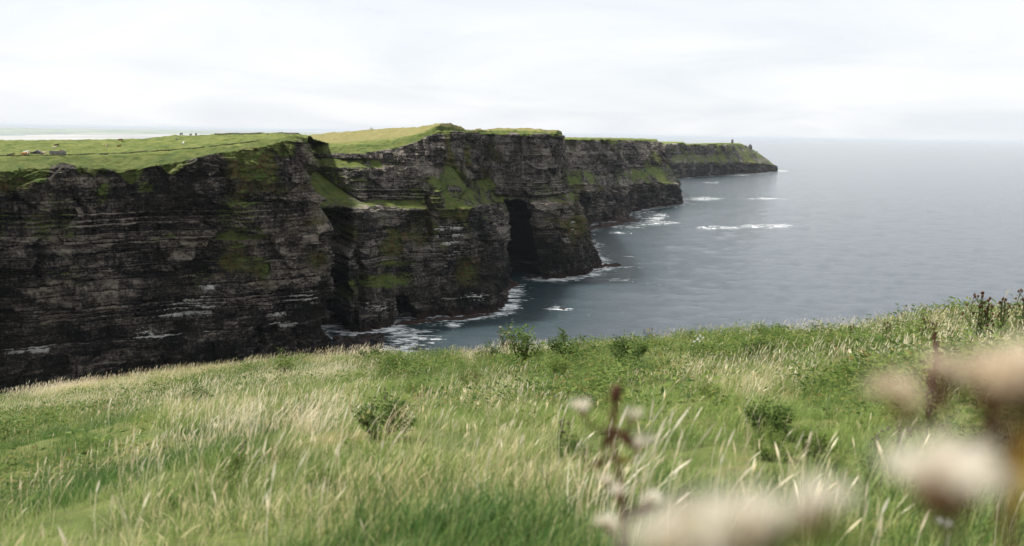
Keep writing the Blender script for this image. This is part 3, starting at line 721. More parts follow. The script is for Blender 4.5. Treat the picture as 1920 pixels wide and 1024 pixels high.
def scatter(name, label, cat, col, pts, idx, rotz, scale, tint, dry):
    me = bpy.data.meshes.new(name)
    me.vertices.add(len(pts)); me.vertices.foreach_set('co', np.asarray(pts, np.float32).ravel())
    attr(me, 'tint', tint); attr(me, 'dry', dry); attr(me, 'rotz', rotz); attr(me, 'size', scale)
    ai = me.attributes.new('pick', 'INT', 'POINT'); ai.data.foreach_set('value', np.asarray(idx, np.int32))
    o = link(bpy.data.objects.new(name, me)); tag(o, label, cat, kind='stuff')
    ng = bpy.data.node_groups.new(name, 'GeometryNodeTree')
    ng.interface.new_socket('Geometry', in_out='INPUT', socket_type='NodeSocketGeometry')
    ng.interface.new_socket('Geometry', in_out='OUTPUT', socket_type='NodeSocketGeometry')
    gi = ng.nodes.new('NodeGroupInput'); go = ng.nodes.new('NodeGroupOutput')
    m2p = ng.nodes.new('GeometryNodeMeshToPoints'); iop = ng.nodes.new('GeometryNodeInstanceOnPoints'); ci = ng.nodes.new('GeometryNodeCollectionInfo')
    ci.inputs['Collection'].default_value = col; ci.inputs['Separate Children'].default_value = True; ci.inputs['Reset Children'].default_value = True
    def na(nm, dt):
        n = ng.nodes.new('GeometryNodeInputNamedAttribute'); n.data_type = dt; n.inputs['Name'].default_value = nm; return n.outputs['Attribute']
    cx = ng.nodes.new('ShaderNodeCombineXYZ')
    L = ng.links.new
    L(na('rotz', 'FLOAT'), cx.inputs[2])
    L(gi.outputs[0], m2p.inputs['Mesh']); L(m2p.outputs[0], iop.inputs['Points']); L(ci.outputs[0], iop.inputs['Instance'])
    iop.inputs['Pick Instance'].default_value = True
    L(na('pick', 'INT'), iop.inputs['Instance Index']); L(cx.outputs[0], iop.inputs['Rotation']); L(na('size', 'FLOAT'), iop.inputs['Scale'])
    L(iop.outputs[0], go.inputs[0])
    md = o.modifiers.new('scatter', 'NODES'); md.node_group = ng
    return o
def polar_points(n, d0, d1, seed, power=1.0, azr=46):
    r = np.random.default_rng(seed)
    u = r.random(n); d = (d0 ** (1 + power) + u * (d1 ** (1 + power) - d0 ** (1 + power))) ** (1 / (1 + power))
    az = R_(azr) * (2 * r.random(n) - 1)
    dr = np.interp(az, _ra, _rd)
    ok = d < dr + 4.0
    x, y = np.sin(az) * d, np.cos(az) * d
    x, y, d = x[ok], y[ok], d[ok]
    return np.stack([x, y, ground(x, y) - 0.01], 1), d, r
STRAW_E = [(150, 735, 190, 26, .9), (420, 706, 220, 26, 1.0), (600, 700, 60, 26, .9), (420, 790, 130, 40, .75), (560, 800, 110, 50, .7), (150, 770, 160, 18, .6), (885, 672, 26, 30, 1.1), (1040, 668, 16, 22, 1.0), (700, 690, 30, 20, .8),
           (1120, 660, 60, 26, .9), (1290, 705, 70, 30, .9), (1440, 745, 70, 60, .75), (930, 760, 90, 50, .7), (960, 850, 120, 60, .6), (700, 830, 160, 50, .65), (480, 870, 160, 50, .6), (1560, 612, 60, 14, 1.0), (1770, 600, 40, 22, 1.1), (1370, 622, 40, 10, .9), (1640, 622, 80, 14, .7),
           (1860, 700, 120, 40, .7), (1230, 630, 60, 16, .7), (1800, 760, 150, 60, .5), (200, 960, 260, 90, .6), (900, 990, 500, 60, .5), (1500, 980, 300, 60, .4)]
LUSH_E = [(120, 860, 160, 36, 1.0), (230, 825, 90, 22, .9), (1580, 800, 130, 70, 1.0), (1100, 760, 60, 40, .6), (1170, 640, 60, 14, .7), (1340, 680, 40, 22, .6), (800, 750, 90, 30, .5), (1300, 870, 120, 60, .6), (60, 900, 120, 40, .8)]
def build_grass():
    rn = random.Random(11)
    gl = []
    for i in range(5): gl.append(blades(rn, 26, 0.13, 0.07, 0.17, 0.005, 0.1, 0.75))
    for i in range(4): gl.append(blades(rn, 22, 0.15, 0.12, 0.24, 0.0045, 0.25, 1.0))
    lib = library('green_clumps', gl, M_BLADE)
    pts, d, r = polar_points(110000, 1.0, 40, 21, 0.72)
    cl = fbm(pts[:, 0] / 0.55, pts[:, 1] / 0.55, 0 * d, 2, 963); kp = r.random(len(pts)) < np.clip(0.58 + 1.1 * cl, 0.22, 1.0)
    pts, d, cl = pts[kp], d[kp], cl[kp]
    px, py = pix(pts); n = len(pts)
    pn = fbm(pts[:, 0] / 3.2, pts[:, 1] / 3.2, 0 * d, 3, 951); pn2 = fbm(pts[:, 0] / 1.3, pts[:, 1] / 1.3, 0 * d, 2, 957)
    lush = ellipses(px, py, LUSH_E); st = ellipses(px, py, STRAW_E)
    longg = r.random(n) < np.clip(0.42 + 0.5 * pn - 0.5 * lush + 0.3 * st, 0.08, 0.85)
    idx = np.where(longg, 5 + r.integers(0, 4, n), r.integers(0, 5, n))
    tint = np.clip(0.5 + 0.8 * pn + 0.5 * pn2 - 0.25 * lush + r.normal(0, 0.2, n), 0, 1)
    dry = np.clip(-0.04 + 0.24 * st - 0.3 * lush + 0.4 * pn2 + r.normal(0, 0.1, n) + 0.15 * sstep(7, 3, d), 0, 1)
    size = (0.85 + 0.25 * pn + 0.3 * st + r.normal(0, 0.12, n)) * (1 - 0.25 * lush); size = np.clip(size * (1 + 0.8 * cl) * (0.68 + 0.22 * sstep(7, 14, d)), 0.35, 1.9)
    scatter('green_grass', 'long green meadow grass bent by the wind', 'grass', lib, pts, idx, r.normal(0, 1.0, n), size, tint, dry)
    # straw stalks
    sl = []
    for i in range(5): sl.append(blades(rn, 6, 0.17, 0.20, 0.42, 0.0032, 0.05, 0.6, head=2.2, spread=0.45))
    for i in range(3): sl.append(blades(rn, 24, 0.12, 0.18, 0.36, 0.0038, 0.35, 0.9, spread=0.5))
    lib2 = library('straw_clumps', sl, M_STRAW)
    pts, d, r = polar_points(52000, 1.6, 38, 22, 0.85)
    px, py = pix(pts)
    st = ellipses(px, py, STRAW_E); lush = ellipses(px, py, LUSH_E)
    pn = fbm(pts[:, 0] / 2.4, pts[:, 1] / 2.4, 0 * d, 3, 971)
    keep = r.random(len(pts)) < np.clip(0.11 + 0.55 * st + 0.35 * pn - 0.25 * lush, 0.03, 0.8) * (0.4 + 0.6 * sstep(4, 9, d))
    pts, d, st, pn = pts[keep], d[keep], st[keep], pn[keep]; n = len(pts)
    dense = r.random(n) < np.clip(st - 0.35, 0, 0.6)
    idx = np.where(dense, 5 + r.integers(0, 3, n), r.integers(0, 5, n))
    scatter('straw_grass', 'pale dry seeding grass stalks bent by the wind', 'grass', lib2, pts, idx, r.normal(0, 0.5, n), np.clip(0.85 + 0.3 * pn + r.normal(0, 0.13, n) + 0.45 * sstep(0.75, 0.97, d / np.interp(np.arctan2(pts[:, 0], pts[:, 1]), _ra, _rd)), 0.5, 1.7), np.clip(0.5 + 0.9 * pn + r.normal(0, 0.2, n), 0, 1), np.clip(0.2 + r.normal(0, 0.25, n), 0, 1))
    # low leafy herbs
    hl = []
    for i in range(5):
        m_ = MB()
        for q in range(46):
            th = rn.random() * 6.28; rr = 0.14 * math.sqrt(rn.random()); zz = rn.uniform(0.03, 0.22)
            dd = np.array([math.cos(th), math.sin(th), rn.uniform(-0.2, 0.8)])
            m_.leaf(np.array([rr * math.cos(th), rr * math.sin(th), zz]), dd, np.array([rn.gauss(0, .5), rn.gauss(0, .5), 1.0]), rn.uniform(0.025, 0.055), rn.uniform(0.010, 0.022))
        V = np.concatenate(m_.V); T = np.concatenate(m_.T)
        hl.append((V, T, np.clip(V[:, 2] * 2, 0, .4), np.repeat([rn.random() for _ in range(46)], 5)))
    lib3 = library('herb_clumps', hl, blade_mat('herb_leaves', (0.040, 0.085, 0.018), (0.15, 0.20, 0.045), (0.20, 0.15, 0.05), 0.35))
    pts, d, r = polar_points(34000, 3.5, 38, 23, 0.8)
    pn = fbm(pts[:, 0] / 2.0, pts[:, 1] / 2.0, 0 * d, 3, 981)
    ridge = sstep(0.6, 0.95, d / np.interp(np.arctan2(pts[:, 0], pts[:, 1]), _ra, _rd)) * sstep(-8, -2, pts[:, 0])
    keep = r.random(len(pts)) < np.clip(0.24 + 1.1 * pn + 0.5 * ridge, 0.04, 0.95) * sstep(4, 9, d)
    pts, d, pn, ridge = pts[keep], d[keep], pn[keep], ridge[keep]; n = len(pts)
    scatter('leafy_ground_cover', 'low dark green leafy herbs scattered through the meadow grass', 'ground cover', lib3, pts, r.integers(0, 5, n), r.random(n) * 6.28, np.clip(1.15 + 0.6 * pn + r.normal(0, 0.3, n) + ridge * (0.1 + 1.1 * fbm(pts[:, 0] / 0.9, pts[:, 1] / 0.9, 0 * d, 2, 991)), 0.5, 2.6), np.clip(0.5 + r.normal(0, 0.35, n), 0, 1), np.clip(0.1 + r.normal(0, 0.2, n), 0, .7))
build_grass()

# ------------------------------------------------------------------ shrubs and thistles of the meadow
UP = np.array([0, 0, 1.0])
def curve(a, b, sag, n=6, rn=None):
    t = np.linspace(0, 1, n)[:, None]
    p = np.asarray(a) * (1 - t) + np.asarray(b) * t
    p = p + np.asarray(sag) * (4 * t * (1 - t))
    return p
def bush_mesh(seed, width, leaf=0.075, nst=16, lmat=None, nl=46):
    """unit-high shrub: branching stems and leaves"""
    rn = random.Random(seed); st, fo = MB(), MB()
    for k in range(nst):
        th = rn.random() * 6.283; r = width * 0.5 * math.sqrt(rn.random()); hh = (1 - 0.55 * (2 * r / width) ** 2) * rn.uniform(0.72, 1.0)
        tip = np.array([r * math.cos(th) + 0.08, r * math.sin(th), hh]); base = np.array([tip[0] * 0.25, tip[1] * 0.25, -0.03])
        path = curve(base, tip, (rn.gauss(0, .04), rn.gauss(0, .04), 0.05))
        st.tube(path, np.linspace(0.012, 0.004, len(path)), 4)
        for q in range(nl):
            t = 0.22 + 0.8 * rn.random() ** 0.8
            i = min(len(path) - 2, int(t * (len(path) - 1))); f = t * (len(path) - 1) - i
            p = path[i] * (1 - f) + path[i + 1] * f
            a = rn.random() * 6.283; dd = np.array([math.cos(a), math.sin(a), rn.uniform(-0.3, 0.9)])
            p = p + dd * rn.uniform(0, 0.09)
            fo.leaf(p, dd, np.array([rn.gauss(0, .7), rn.gauss(0, .7), 1.0]), leaf * rn.uniform(0.6, 1.3), leaf * rn.uniform(0.35, 0.6))
    return st.mesh('stems', M_STEM), fo.mesh('foliage', lmat or M_LEAF)
def thistle_mesh(seed, nst=5, head='dark'):
    rn = random.Random(seed); st, fo, hd, bl = MB(), MB(), MB(), MB()
    for k in range(nst):
        th = rn.random() * 6.283; r = rn.uniform(0.02, 0.22)
        tip = np.array([r * math.cos(th) + 0.07, r * math.sin(th), rn.uniform(0.7, 0.97)]); base = np.array([tip[0] * 0.25, tip[1] * 0.25, -0.03])
        path = curve(base, tip, (rn.gauss(0, .03), rn.gauss(0, .03), 0), 7)
        st.tube(path, np.linspace(0.011, 0.006, 7), 4)
        ends = [path[-1]]
        for q in range(3):
            i = 3 + q; e = path[i] + np.array([rn.gauss(0, .09), rn.gauss(0, .09), rn.uniform(0.06, 0.16)]); st.tube(curve(path[i], e, (0, 0, 0), 3), 0.005, 4); ends.append(e)
        for q in range(26):
            t = rn.uniform(0.03, 0.9); i = min(5, int(t * 6)); p = path[i] * (1 - (t * 6 - i)) + path[i + 1] * (t * 6 - i)
            a = rn.random() * 6.283; dd = np.array([math.cos(a), math.sin(a), rn.uniform(-0.1, 0.7)]); ln = 0.17 * (1.1 - 0.7 * t) * rn.uniform(0.7, 1.2)
            fo.leaf(p, dd, UP, ln, ln * 0.26)
            for w_ in (0.35, 0.65):                                    # spiny lobes
                for sg in (-1, 1):
                    sd_ = np.cross(dd, UP) * sg + 0.5 * dd + UP * rn.uniform(-.1, .4)
                    fo.leaf(p + dd * ln * w_, sd_, UP, ln * 0.36, ln * 0.12)
        for e in ends:
            hd.blob(e + UP * 0.012, (0.021, 0.021, 0.026), 6, 4, 0.15, rn)
            if head == 'purple' and rn.random() < 0.7:
                for q in range(14):
                    a = rn.random() * 6.283; sp = rn.uniform(0, 0.7); dd = np.array([math.cos(a) * sp, math.sin(a) * sp, 1.0]); bl.leaf(e + UP * 0.025, dd, np.array([math.cos(a + 1), math.sin(a + 1), 0.2]), 0.05, 0.012)
            if head == 'seed' and rn.random() < 0.6:
                for q in range(22):
                    dd = np.array([rn.gauss(0, 1), rn.gauss(0, 1), abs(rn.gauss(0.6, .6))]); bl.leaf(e + UP * 0.02, dd, np.array([rn.gauss(0, 1), rn.gauss(0, 1), 0.2]), 0.045, 0.008)
    out = [('stems', st.mesh('stems', M_STEM)), ('leaves', fo.mesh('leaves', M_LEAF)), ('flower_buds', hd.mesh('flower_buds', M_BROWN))]
    if bl.n: out.append(('flowers' if head == 'purple' else 'seed_fluff', bl.mesh('bloom', M_PURPLE if head == 'purple' else M_FLUFF)))
    return out
BUSH = {}
for key, (sd_, wd, lf, ns, lm, nl) in {'round': (1, 1.15, .085, 18, M_LEAF, 46), 'wide': (2, 1.9, .10, 22, M_LEAF2, 46), 'tall': (3, 0.8, .075, 14, M_LEAF2, 46), 'ruddy': (4, 1.5, .085, 18, M_LEAF3, 42),
                                   'dark': (5, 1.3, .09, 22, M_LEAF, 60), 'narrow': (6, 0.55, .075, 9, M_LEAF2, 46), 'low': (7, 2.4, .13, 22, M_LEAF, 46), 'fresh': (8, 1.25, .085, 18, M_LEAF2, 46)}.items():
    a_, b_ = bush_mesh(sd_, wd, lf, ns, lm, nl); BUSH[key] = [('stems', a_), ('foliage', b_)]
THIS = {'dark': thistle_mesh(21, 6), 'dark2': thistle_mesh(22, 8), 'purple': thistle_mesh(23, 4, 'purple'), 'purple2': thistle_mesh(26, 3, 'purple'), 'seed': thistle_mesh(24, 6, 'seed'), 'few': thistle_mesh(25, 3)}
def plant(name, parts, px, py, hpx, label, cat, group, rz=None, wide=1.0, cap=1.6):
    p = ground_hit(px, py); d = np.linalg.norm(p - CAM)
    h = min(cap, (1.4 if py < 720 else 1.4) * hpx * d / FPX)
    e = empty(name, p - UP * 0.02, (px * 0.37) % 6.28 if rz is None else rz)
    for nm, me in parts:
        o = link(bpy.data.objects.new(nm, me), e); o.scale = (h * wide, h * wide, h); o['kind'] = 'stuff'
    tag(e, label, cat, group); return e
GB = 'leafy shrubs in the meadow'
for k, px, py, h, lab in [
    ('tall', 978, 692, 76, 'tallest leafy green shrub on the meadow edge, against the dark water of the cove'),
    ('round', 918, 690, 40, 'small leafy shrub just left of the tallest shrub on the meadow edge'),
    ('round', 1075, 682, 56, 'rounded dark green shrub right of the tallest shrub, against the grey sea'),
    ('wide', 748, 712, 42, 'broad fresh green shrub at the meadow edge in front of the surf'),
    ('low', 700, 684, 24, 'low leafy shrub on the meadow edge below the boulders of the cove'),
    ('dark', 713, 822, 66, 'darkest bushy shrub standing alone in the middle of the grass'),
    ('fresh', 780, 745, 30, 'small leafy shrub above and right of the lone dark shrub'),
    ('ruddy', 892, 735, 36, 'green shrub with reddish brown leaves below the pale tussock'),
    ('low', 975, 722, 24, 'low leafy shrub in front of the tallest shrub'),
    ('tall', 1048, 716, 42, 'upright leafy shrub in front of the rounded dark shrub'),
    ('fresh', 1016, 768, 38, 'yellowish green leafy shrub in the middle of the meadow'),
    ('dark', 1074, 868, 42, 'dark leafy shrub left of the blurred stalk with white seed heads'),
    ('round', 357, 768, 38, 'small rounded shrub in the straw grass near the left edge of the meadow'),
    ('fresh', 562, 795, 44, 'leafy green shrub among tan grass, left of the lone dark shrub'),
    ('narrow', 530, 715, 46, 'narrow upright shrub on the meadow edge in front of the near cliff foot'),
    ('low', 486, 738, 20, 'low green shrub left of the narrow upright shrub'),
    ('wide', 455, 905, 46, 'broad olive shrub low in the left part of the meadow'),
    ('fresh', 606, 915, 44, 'leafy shrub low in the meadow, right of the broad olive shrub'),
    ('dark', 1178, 690, 48, 'dark upright shrub on the slope below the sea, right of the pale tussocks'),
    ('round', 1272, 672, 20, 'small dark shrub just left of the white flowers'),
    ('low', 1430, 680, 32, 'low dark green mound of leaves right of the white flowers'),
    ('wide', 1448, 648, 34, 'dense leafy shrub on the ridge, first left of the thistle row'),
    ('ruddy', 1566, 680, 32, 'brownish shrub below the thistle row on the ridge'),
    ('fresh', 1604, 705, 30, 'bright green leafy shrub left of the tall brown dock'),
    ('dark', 1440, 815, 56, 'dark upright leafy shrub right of the pale stalks in the middle distance'),
    ('fresh', 1452, 862, 50, 'leafy green shrub directly in front of the dark upright shrub'),
    ('tall', 1522, 868, 64, 'yellow green shrub with a few rusty tips near the smooth grass bank'),
    ('round', 1655, 905, 52, 'leafy shrub under the purple thistles, left of the big blurred seed head'),
    ('tall', 1560, 905, 50, 'thin dark shrub left of the shrub under the purple thistles'),
    ('round', 1185, 730, 26, 'small shrub right of the blurred dark bud on the near stalk'),
    ('fresh', 1330, 745, 26, 'small fresh shrub in the pale stalks below the white flowers'),
    ('dark', 1850, 735, 60, 'leafy shrub at the right edge behind the blurred tan seed heads')]:
    plant('shrub', BUSH[k], px, py, h, lab, 'shrub', GB)
GT = 'thistles along the ridge'
for k, px, py, h, lab in [
    ('dark2', 1830, 652, 88, 'tallest dark headed thistle on the ridge near the right edge'),
    ('dark', 1877, 632, 60, 'slim thistle between the tallest thistle and the right edge'),
    ('dark2', 1914, 630, 74, 'bushy thistle cut by the right edge of the picture'),
    ('dark', 1728, 645, 42, 'thistle directly left of the pale straw tussock on the ridge'),
    ('dark2', 1660, 650, 42, 'thistle on the ridge above the tall brown dock stalk'),
    ('dark', 1592, 652, 38, 'leafy thistle with brown buds in the middle of the ridge row'),
    ('few', 1520, 645, 34, 'small leftmost thistle of the ridge row, against the sea'),
    ('dark', 1556, 650, 30, 'short thistle second from the left in the ridge row'),
    ('few', 1215, 650, 34, 'dried brown headed thistle on the meadow edge left of the white flowers'),
    ('few', 1296, 648, 26, 'small dried thistle behind the white flowers'),
    ('seed', 948, 672, 56, 'thistle with pale seed fluff beside the tallest shrub'),
    ('dark2', 1780, 668, 44, 'low thistle in front of the pale straw tussock on the ridge')]:
    plant('thistle', THIS[k], px, py, h * 0.8, lab, 'thistle', GT)
for k, px, py, h, lab in [
    ('purple', 1052, 838, 40, 'purple flowered thistle in the grass left of the blurred white seed heads'),
    ('purple2', 1688, 862, 50, 'purple flowered thistle on the smooth grass bank, rightmost of the two there'),
    ('purple2', 1642, 858, 42, 'purple flowered thistle on the smooth grass bank, leftmost of the two there'),
    ('purple2', 984, 716, 24, 'small purple thistle in front of the tallest shrub'),
    ('purple', 724, 768, 32, 'purple thistle rising behind the lone dark shrub'),
    ('purple2', 456, 868, 34, 'purple thistle above the broad olive shrub at left'),
    ('purple2', 1195, 712, 18, 'tiny purple thistle below the right end of the pale tussocks'),
    ('purple2', 1030, 925, 40, 'purple thistle low in the middle of the meadow')]:
    plant('purple_thistle', THIS[k], px, py, h, lab, 'thistle', 'purple flowered thistles')
# tall brown dock
def dock(px, py, hpx):
    p = ground_hit(px, py); d = np.linalg.norm(p - CAM); h = hpx * d / FPX
    e = empty('dock_plant', p - UP * 0.02); rn = random.Random(5)
    tag(e, 'tall dark red brown dock stalk with dried seeds, behind the blurred heads', 'dock')
    st, sd2, lf = MB(), MB(), MB()
    top = np.array([-0.03 * h, 0, h]); path = curve((0, 0, 0), top, (0.03, 0, 0), 12); st.tube(path, np.linspace(0.007, 0.003, 12), 5)
    for k in range(15):
        t = 0.16 + 0.055 * k; b = path[min(11, int(t * 11))]; L = h * 0.17 * (1.05 - t) + 0.015
        a = rn.random() * 6.28; e1 = b + np.array([math.cos(a) * L * 0.5, math.sin(a) * L * 0.5, L * 1.1])
        br = curve(b, e1, (0, 0, -0.01), 5); st.tube(br, 0.003, 4)
        for q in range(28):
            u = rn.random(); c = br[0] * (1 - u) + br[-1] * u + np.array([rn.gauss(0, .009), rn.gauss(0, .009), rn.gauss(0, .008)])
            sd2.blob(c, (0.006, 0.006, 0.007), 4, 3, 0.3, rn)
    for q in range(90):
        c = path[rn.randint(5, 11)] + np.array([rn.gauss(0, .008), rn.gauss(0, .008), rn.uniform(0, 0.09 * h)]); sd2.blob(c, (0.006, 0.006, 0.007), 4, 3, 0.3, rn)
    for q in range(7):
        a = rn.random() * 6.28; lf.leaf(path[rn.randint(0, 2)], np.array([math.cos(a), math.sin(a), 0.7]), UP, 0.2 * h, 0.045 * h)
    st.build('stalk', M_BROWN, e); sd2.build('seed_clusters', M_BROWN, e); lf.build('leaves', M_LEAF2, e)
dock(1737, 800, 165)
# white flowers
def white_flowers():
    p = ground_hit(1308, 668); e = empty('white_flower_plant', p); rn = random.Random(9)
    tag(e, 'clump of white flowers standing out on the meadow edge against green grass', 'flowers')
    st, lf = MB(), MB()
    for k, (dx, dz, r) in enumerate([(-0.09, .30, .05), (-0.03, .36, .06), (0.03, .41, .06), (0.08, .37, .05), (-0.12, .24, .045), (0.02, .31, .05), (0.10, .30, .04)]):
        c = np.array([dx, rn.gauss(0, .04), dz]); st.tube(curve((dx * .2, 0, -0.02), c, (0.01, 0, 0), 5), 0.004, 4)
        f = MB()
        for q in range(9):
            f.leaf(c, np.array([rn.gauss(0, 1), rn.gauss(0, 1), rn.gauss(0.3, 1)]), np.array([rn.gauss(0, 1), rn.gauss(-1, 1), rn.gauss(0, 1)]), r * rn.uniform(.5, 1.0), r * 0.5)
        f.blob(c, (r * .3, r * .3, r * .3), 6, 4, .2, rn)
        f.build('flower_head', M_WHITE, e)['kind'] = 'stuff'
    for q in range(30):
        a = rn.random() * 6.28; lf.leaf(np.array([rn.gauss(0, .05), rn.gauss(0, .05), rn.uniform(.02, .22)]), np.array([math.cos(a), math.sin(a), .4]), UP, .08, .03)
    st.build('stems', M_STEM, e); lf.build('leaves', M_LEAF, e)
white_flowers()

# ------------------------------------------------------------------ near plants, out of focus
def at_dist(px, py, dist):
    d = ray(px, py); return CAM + d / np.linalg.norm(d) * dist
def seed_head(parent, c, r, fluff, seed, tilt=(0.1, 0, 1)):
    """fluffy seed head: bract cup below, bristles above"""
    rn = random.Random(seed); ax = np.array(tilt, float); ax /= np.linalg.norm(ax)
    cup = MB(); cup.blob(c - ax * r * 0.55, (r * 0.26, r * 0.26, r * 0.40), 10, 7, 0.08, rn)
    for q in range(40):
        a = rn.random() * 6.28; zz = rn.uniform(-1.0, -0.2) * r
        dd = np.array([math.cos(a), math.sin(a), 1.1]); cup.leaf(c + np.array([math.cos(a), math.sin(a), 0]) * r * 0.36 + ax * zz, dd, np.array([math.cos(a), math.sin(a), -0.2]), r * 0.36, r * 0.13)
    h = cup.build('seed_head', M_CALYX, parent); h['kind'] = 'stuff'
    fl = MB()
    for q in range(460):
        dd = np.array([rn.gauss(0, 1), rn.gauss(0, 1), 0]) + ax * (abs(rn.gauss(0.2, 0.7)) - 0.15); dd /= np.linalg.norm(dd)
        fl.leaf(c + ax * r * 0.1 + dd * r * 0.3, dd, np.array([rn.gauss(0, 1), rn.gauss(0, 1), rn.gauss(0, 1)]), r * (0.25 + 0.95 * rn.random() ** 1.5) * (0.75 + 0.5 * math.sin(3 * math.atan2(dd[1], dd[0]) + seed)), r * 0.04)
    fl.build('pappus', fluff, h)['kind'] = 'stuff'
def near_plant(label, root_px, dist, nodes, heads, leaves, fluff=None, stem_r=0.004, stem_mat=None, seed=0):
    """nodes: stem pixels from the top down at a distance; heads: (px,py,radius m,node); leaves: (px,py,node,length,mat)"""
    rn = random.Random(seed)
    pts = [at_dist(px, py, dist) for px, py in nodes]
    foot = pts[-1].copy(); foot[0] += (root_px - nodes[-1][0]) / FPX * dist; foot[2] = float(ground(foot[0], foot[1])) - 0.03
    e = empty('seeding_thistle', foot); tag(e, label, 'thistle', 'seeding thistles close to the camera')
    T = lambda p: p - foot
    st = MB(); path = [T(p) for p in pts] + [np.zeros(3)]
    path = np.array(path)[::-1]; tt = np.linspace(0, len(path) - 1, 26); path = np.stack([np.interp(tt, np.arange(len(path)), path[:, c]) for c in range(3)], 1)
    st.tube(path, np.linspace(stem_r * 1.5, stem_r * 0.8, 26), 6)
    for k, (px, py, r, nd, tilt, dd) in enumerate(heads):
        c = at_dist(px, py, dist + dd); b = T(pts[nd])
        st.tube(curve(b, T(c) - np.array(tilt, float) * r, (0, 0, -0.01), 6), stem_r * 0.7, 5)
        seed_head(e, T(c), r, fluff or M_FLUFF, seed * 31 + k, tilt)
    st.build('stem', stem_mat or M_BROWN, e)
    for k, (px, py, nd, ln, mt) in enumerate(leaves):
        m_ = MB(); c = T(at_dist(px, py, dist)); b = T(pts[nd]); dd = c - b
        m_.leaf(b, dd, np.array([0.2, -1.0, 0.4]), np.linalg.norm(dd) + ln, ln * 0.45, 0.1)
        for q in range(4):
            m_.leaf(b + dd * (0.3 + 0.2 * q), dd * 0.3 + np.array([rn.gauss(0, .03), rn.gauss(0, .03), rn.gauss(0, .03)]), np.array([0.2, -1, .4]), ln * 0.5, ln * 0.15)
        m_.build('leaf', mt, e)
    return e, T
e1, T1 = near_plant('blurred brown stalk with small white seed heads rising from the lower middle', 1175, 0.95,
    [(1154, 742), (1148, 800), (1152, 850), (1163, 900), (1168, 960), (1172, 1024)],
    [(1090, 764, .0125, 1, (-.3, 0, 1), 0), (1188, 779, .0115, 1, (.2, 0, 1), 0), (1204, 831, .0135, 2, (.5, 0, 1), 0), (1158, 922, .0105, 3, (-.1, 0, 1), -.02), (1222, 936, .0125, 4, (.5, 0, 1), 0), (1140, 982, .0145, 5, (-.5, 0, 1), 0), (1135, 900, .009, 3, (-.5, 0, 1), .02)],
    [(1120, 870, 2, .02, M_BROWN), (1180, 866, 2, .006, M_YLEAF), (1140, 820, 1, .025, M_BROWN), (1165, 815, 1, .03, M_BROWN), (1150, 790, 0, .02, M_BROWN), (1210, 955, 4, .02, M_BROWN)], None, 0.003, None, 1)
bud = MB(); bud.blob(T1(at_dist(1155, 738, 0.95)), (.008, .008, .012), 8, 6, .1, random.Random(2)); bud.build('flower_bud', M_BROWN, e1)
near_plant('large blurred cream seed head at the lower right, left of the yellow leaf', 1800, 0.33, [(1778, 950), (1790, 1060)],
    [(1762, 892, .0165, 0, (-.15, 0, 1), 0), (1800, 896, .0150, 0, (.25, 0, 1), .012), (1725, 902, .0110, 0, (-.5, 0, 1), .02), (1835, 905, .0100, 0, (.5, 0, 1), .02)], [], None, 0.0016, M_STEM, 2)
near_plant('blurred tan seed heads on arching brown stems at the right edge', 1860, 0.38, [(1772, 688), (1800, 712), (1845, 748), (1880, 820), (1890, 940), (1895, 1060)],
    [(1684, 742, .0120, 0, (-.3, 0, 1), 0), (1845, 716, .0130, 2, (-.1, 0, 1), 0), (1885, 704, .0150, 2, (0, 0, 1), .01), (1764, 690, .0090, 0, (-.1, 0, 1), .02), (1925, 700, .0150, 2, (.3, 0, 1), .03)],
    [(1768, 770, 0, .014, M_BROWN), (1905, 800, 3, .03, M_BROWN), (1910, 890, 4, .03, M_YLEAF), (1850, 830, 3, .02, M_BROWN)], M_FLUFF2, 0.0017, None, 3)
near_plant('widest blurred pale seed heads with russet cups at the bottom edge', 1420, 0.29, [(1470, 990), (1420, 1060)],
    [(1245, 1022, .0125, 1, (-.4, 0, 1), .01), (1310, 1002, .0140, 1, (-.3, 0, 1), 0), (1385, 985, .0135, 1, (-.1, 0, 1), -.006), (1445, 972, .0105, 0, (.1, 0, 1), .012), (1535, 942, .0105, 0, (.3, 0, 1), .02)],
    [(1565, 1020, 0, .016, M_LEAF2), (1500, 990, 0, .014, M_CALYX)], None, 0.0016, M_STEM, 4)
def small_white(px, py, dist):
    c = at_dist(px, py, dist); f = c.copy(); f[2] = float(ground(f[0], f[1])); e = empty('daisy', f)
    tag(e, 'small blurred white daisy below the large cream seed head', 'flower')
    m_ = MB(); m_.tube(curve((0, 0, -.02), c - f, (.02, 0, 0), 6), .002, 4); m_.build('stem', M_STEM, e)
    m_ = MB()
    for q in range(12):
        a = q * .5236; m_.leaf(c - f, np.array([math.cos(a), math.sin(a), .25]), UP, .016, .006)
    m_.blob(c - f, (.006, .006, .004), 6, 4); m_.build('flower_head', M_WHITE, e)
small_white(1770, 982, 1.3)

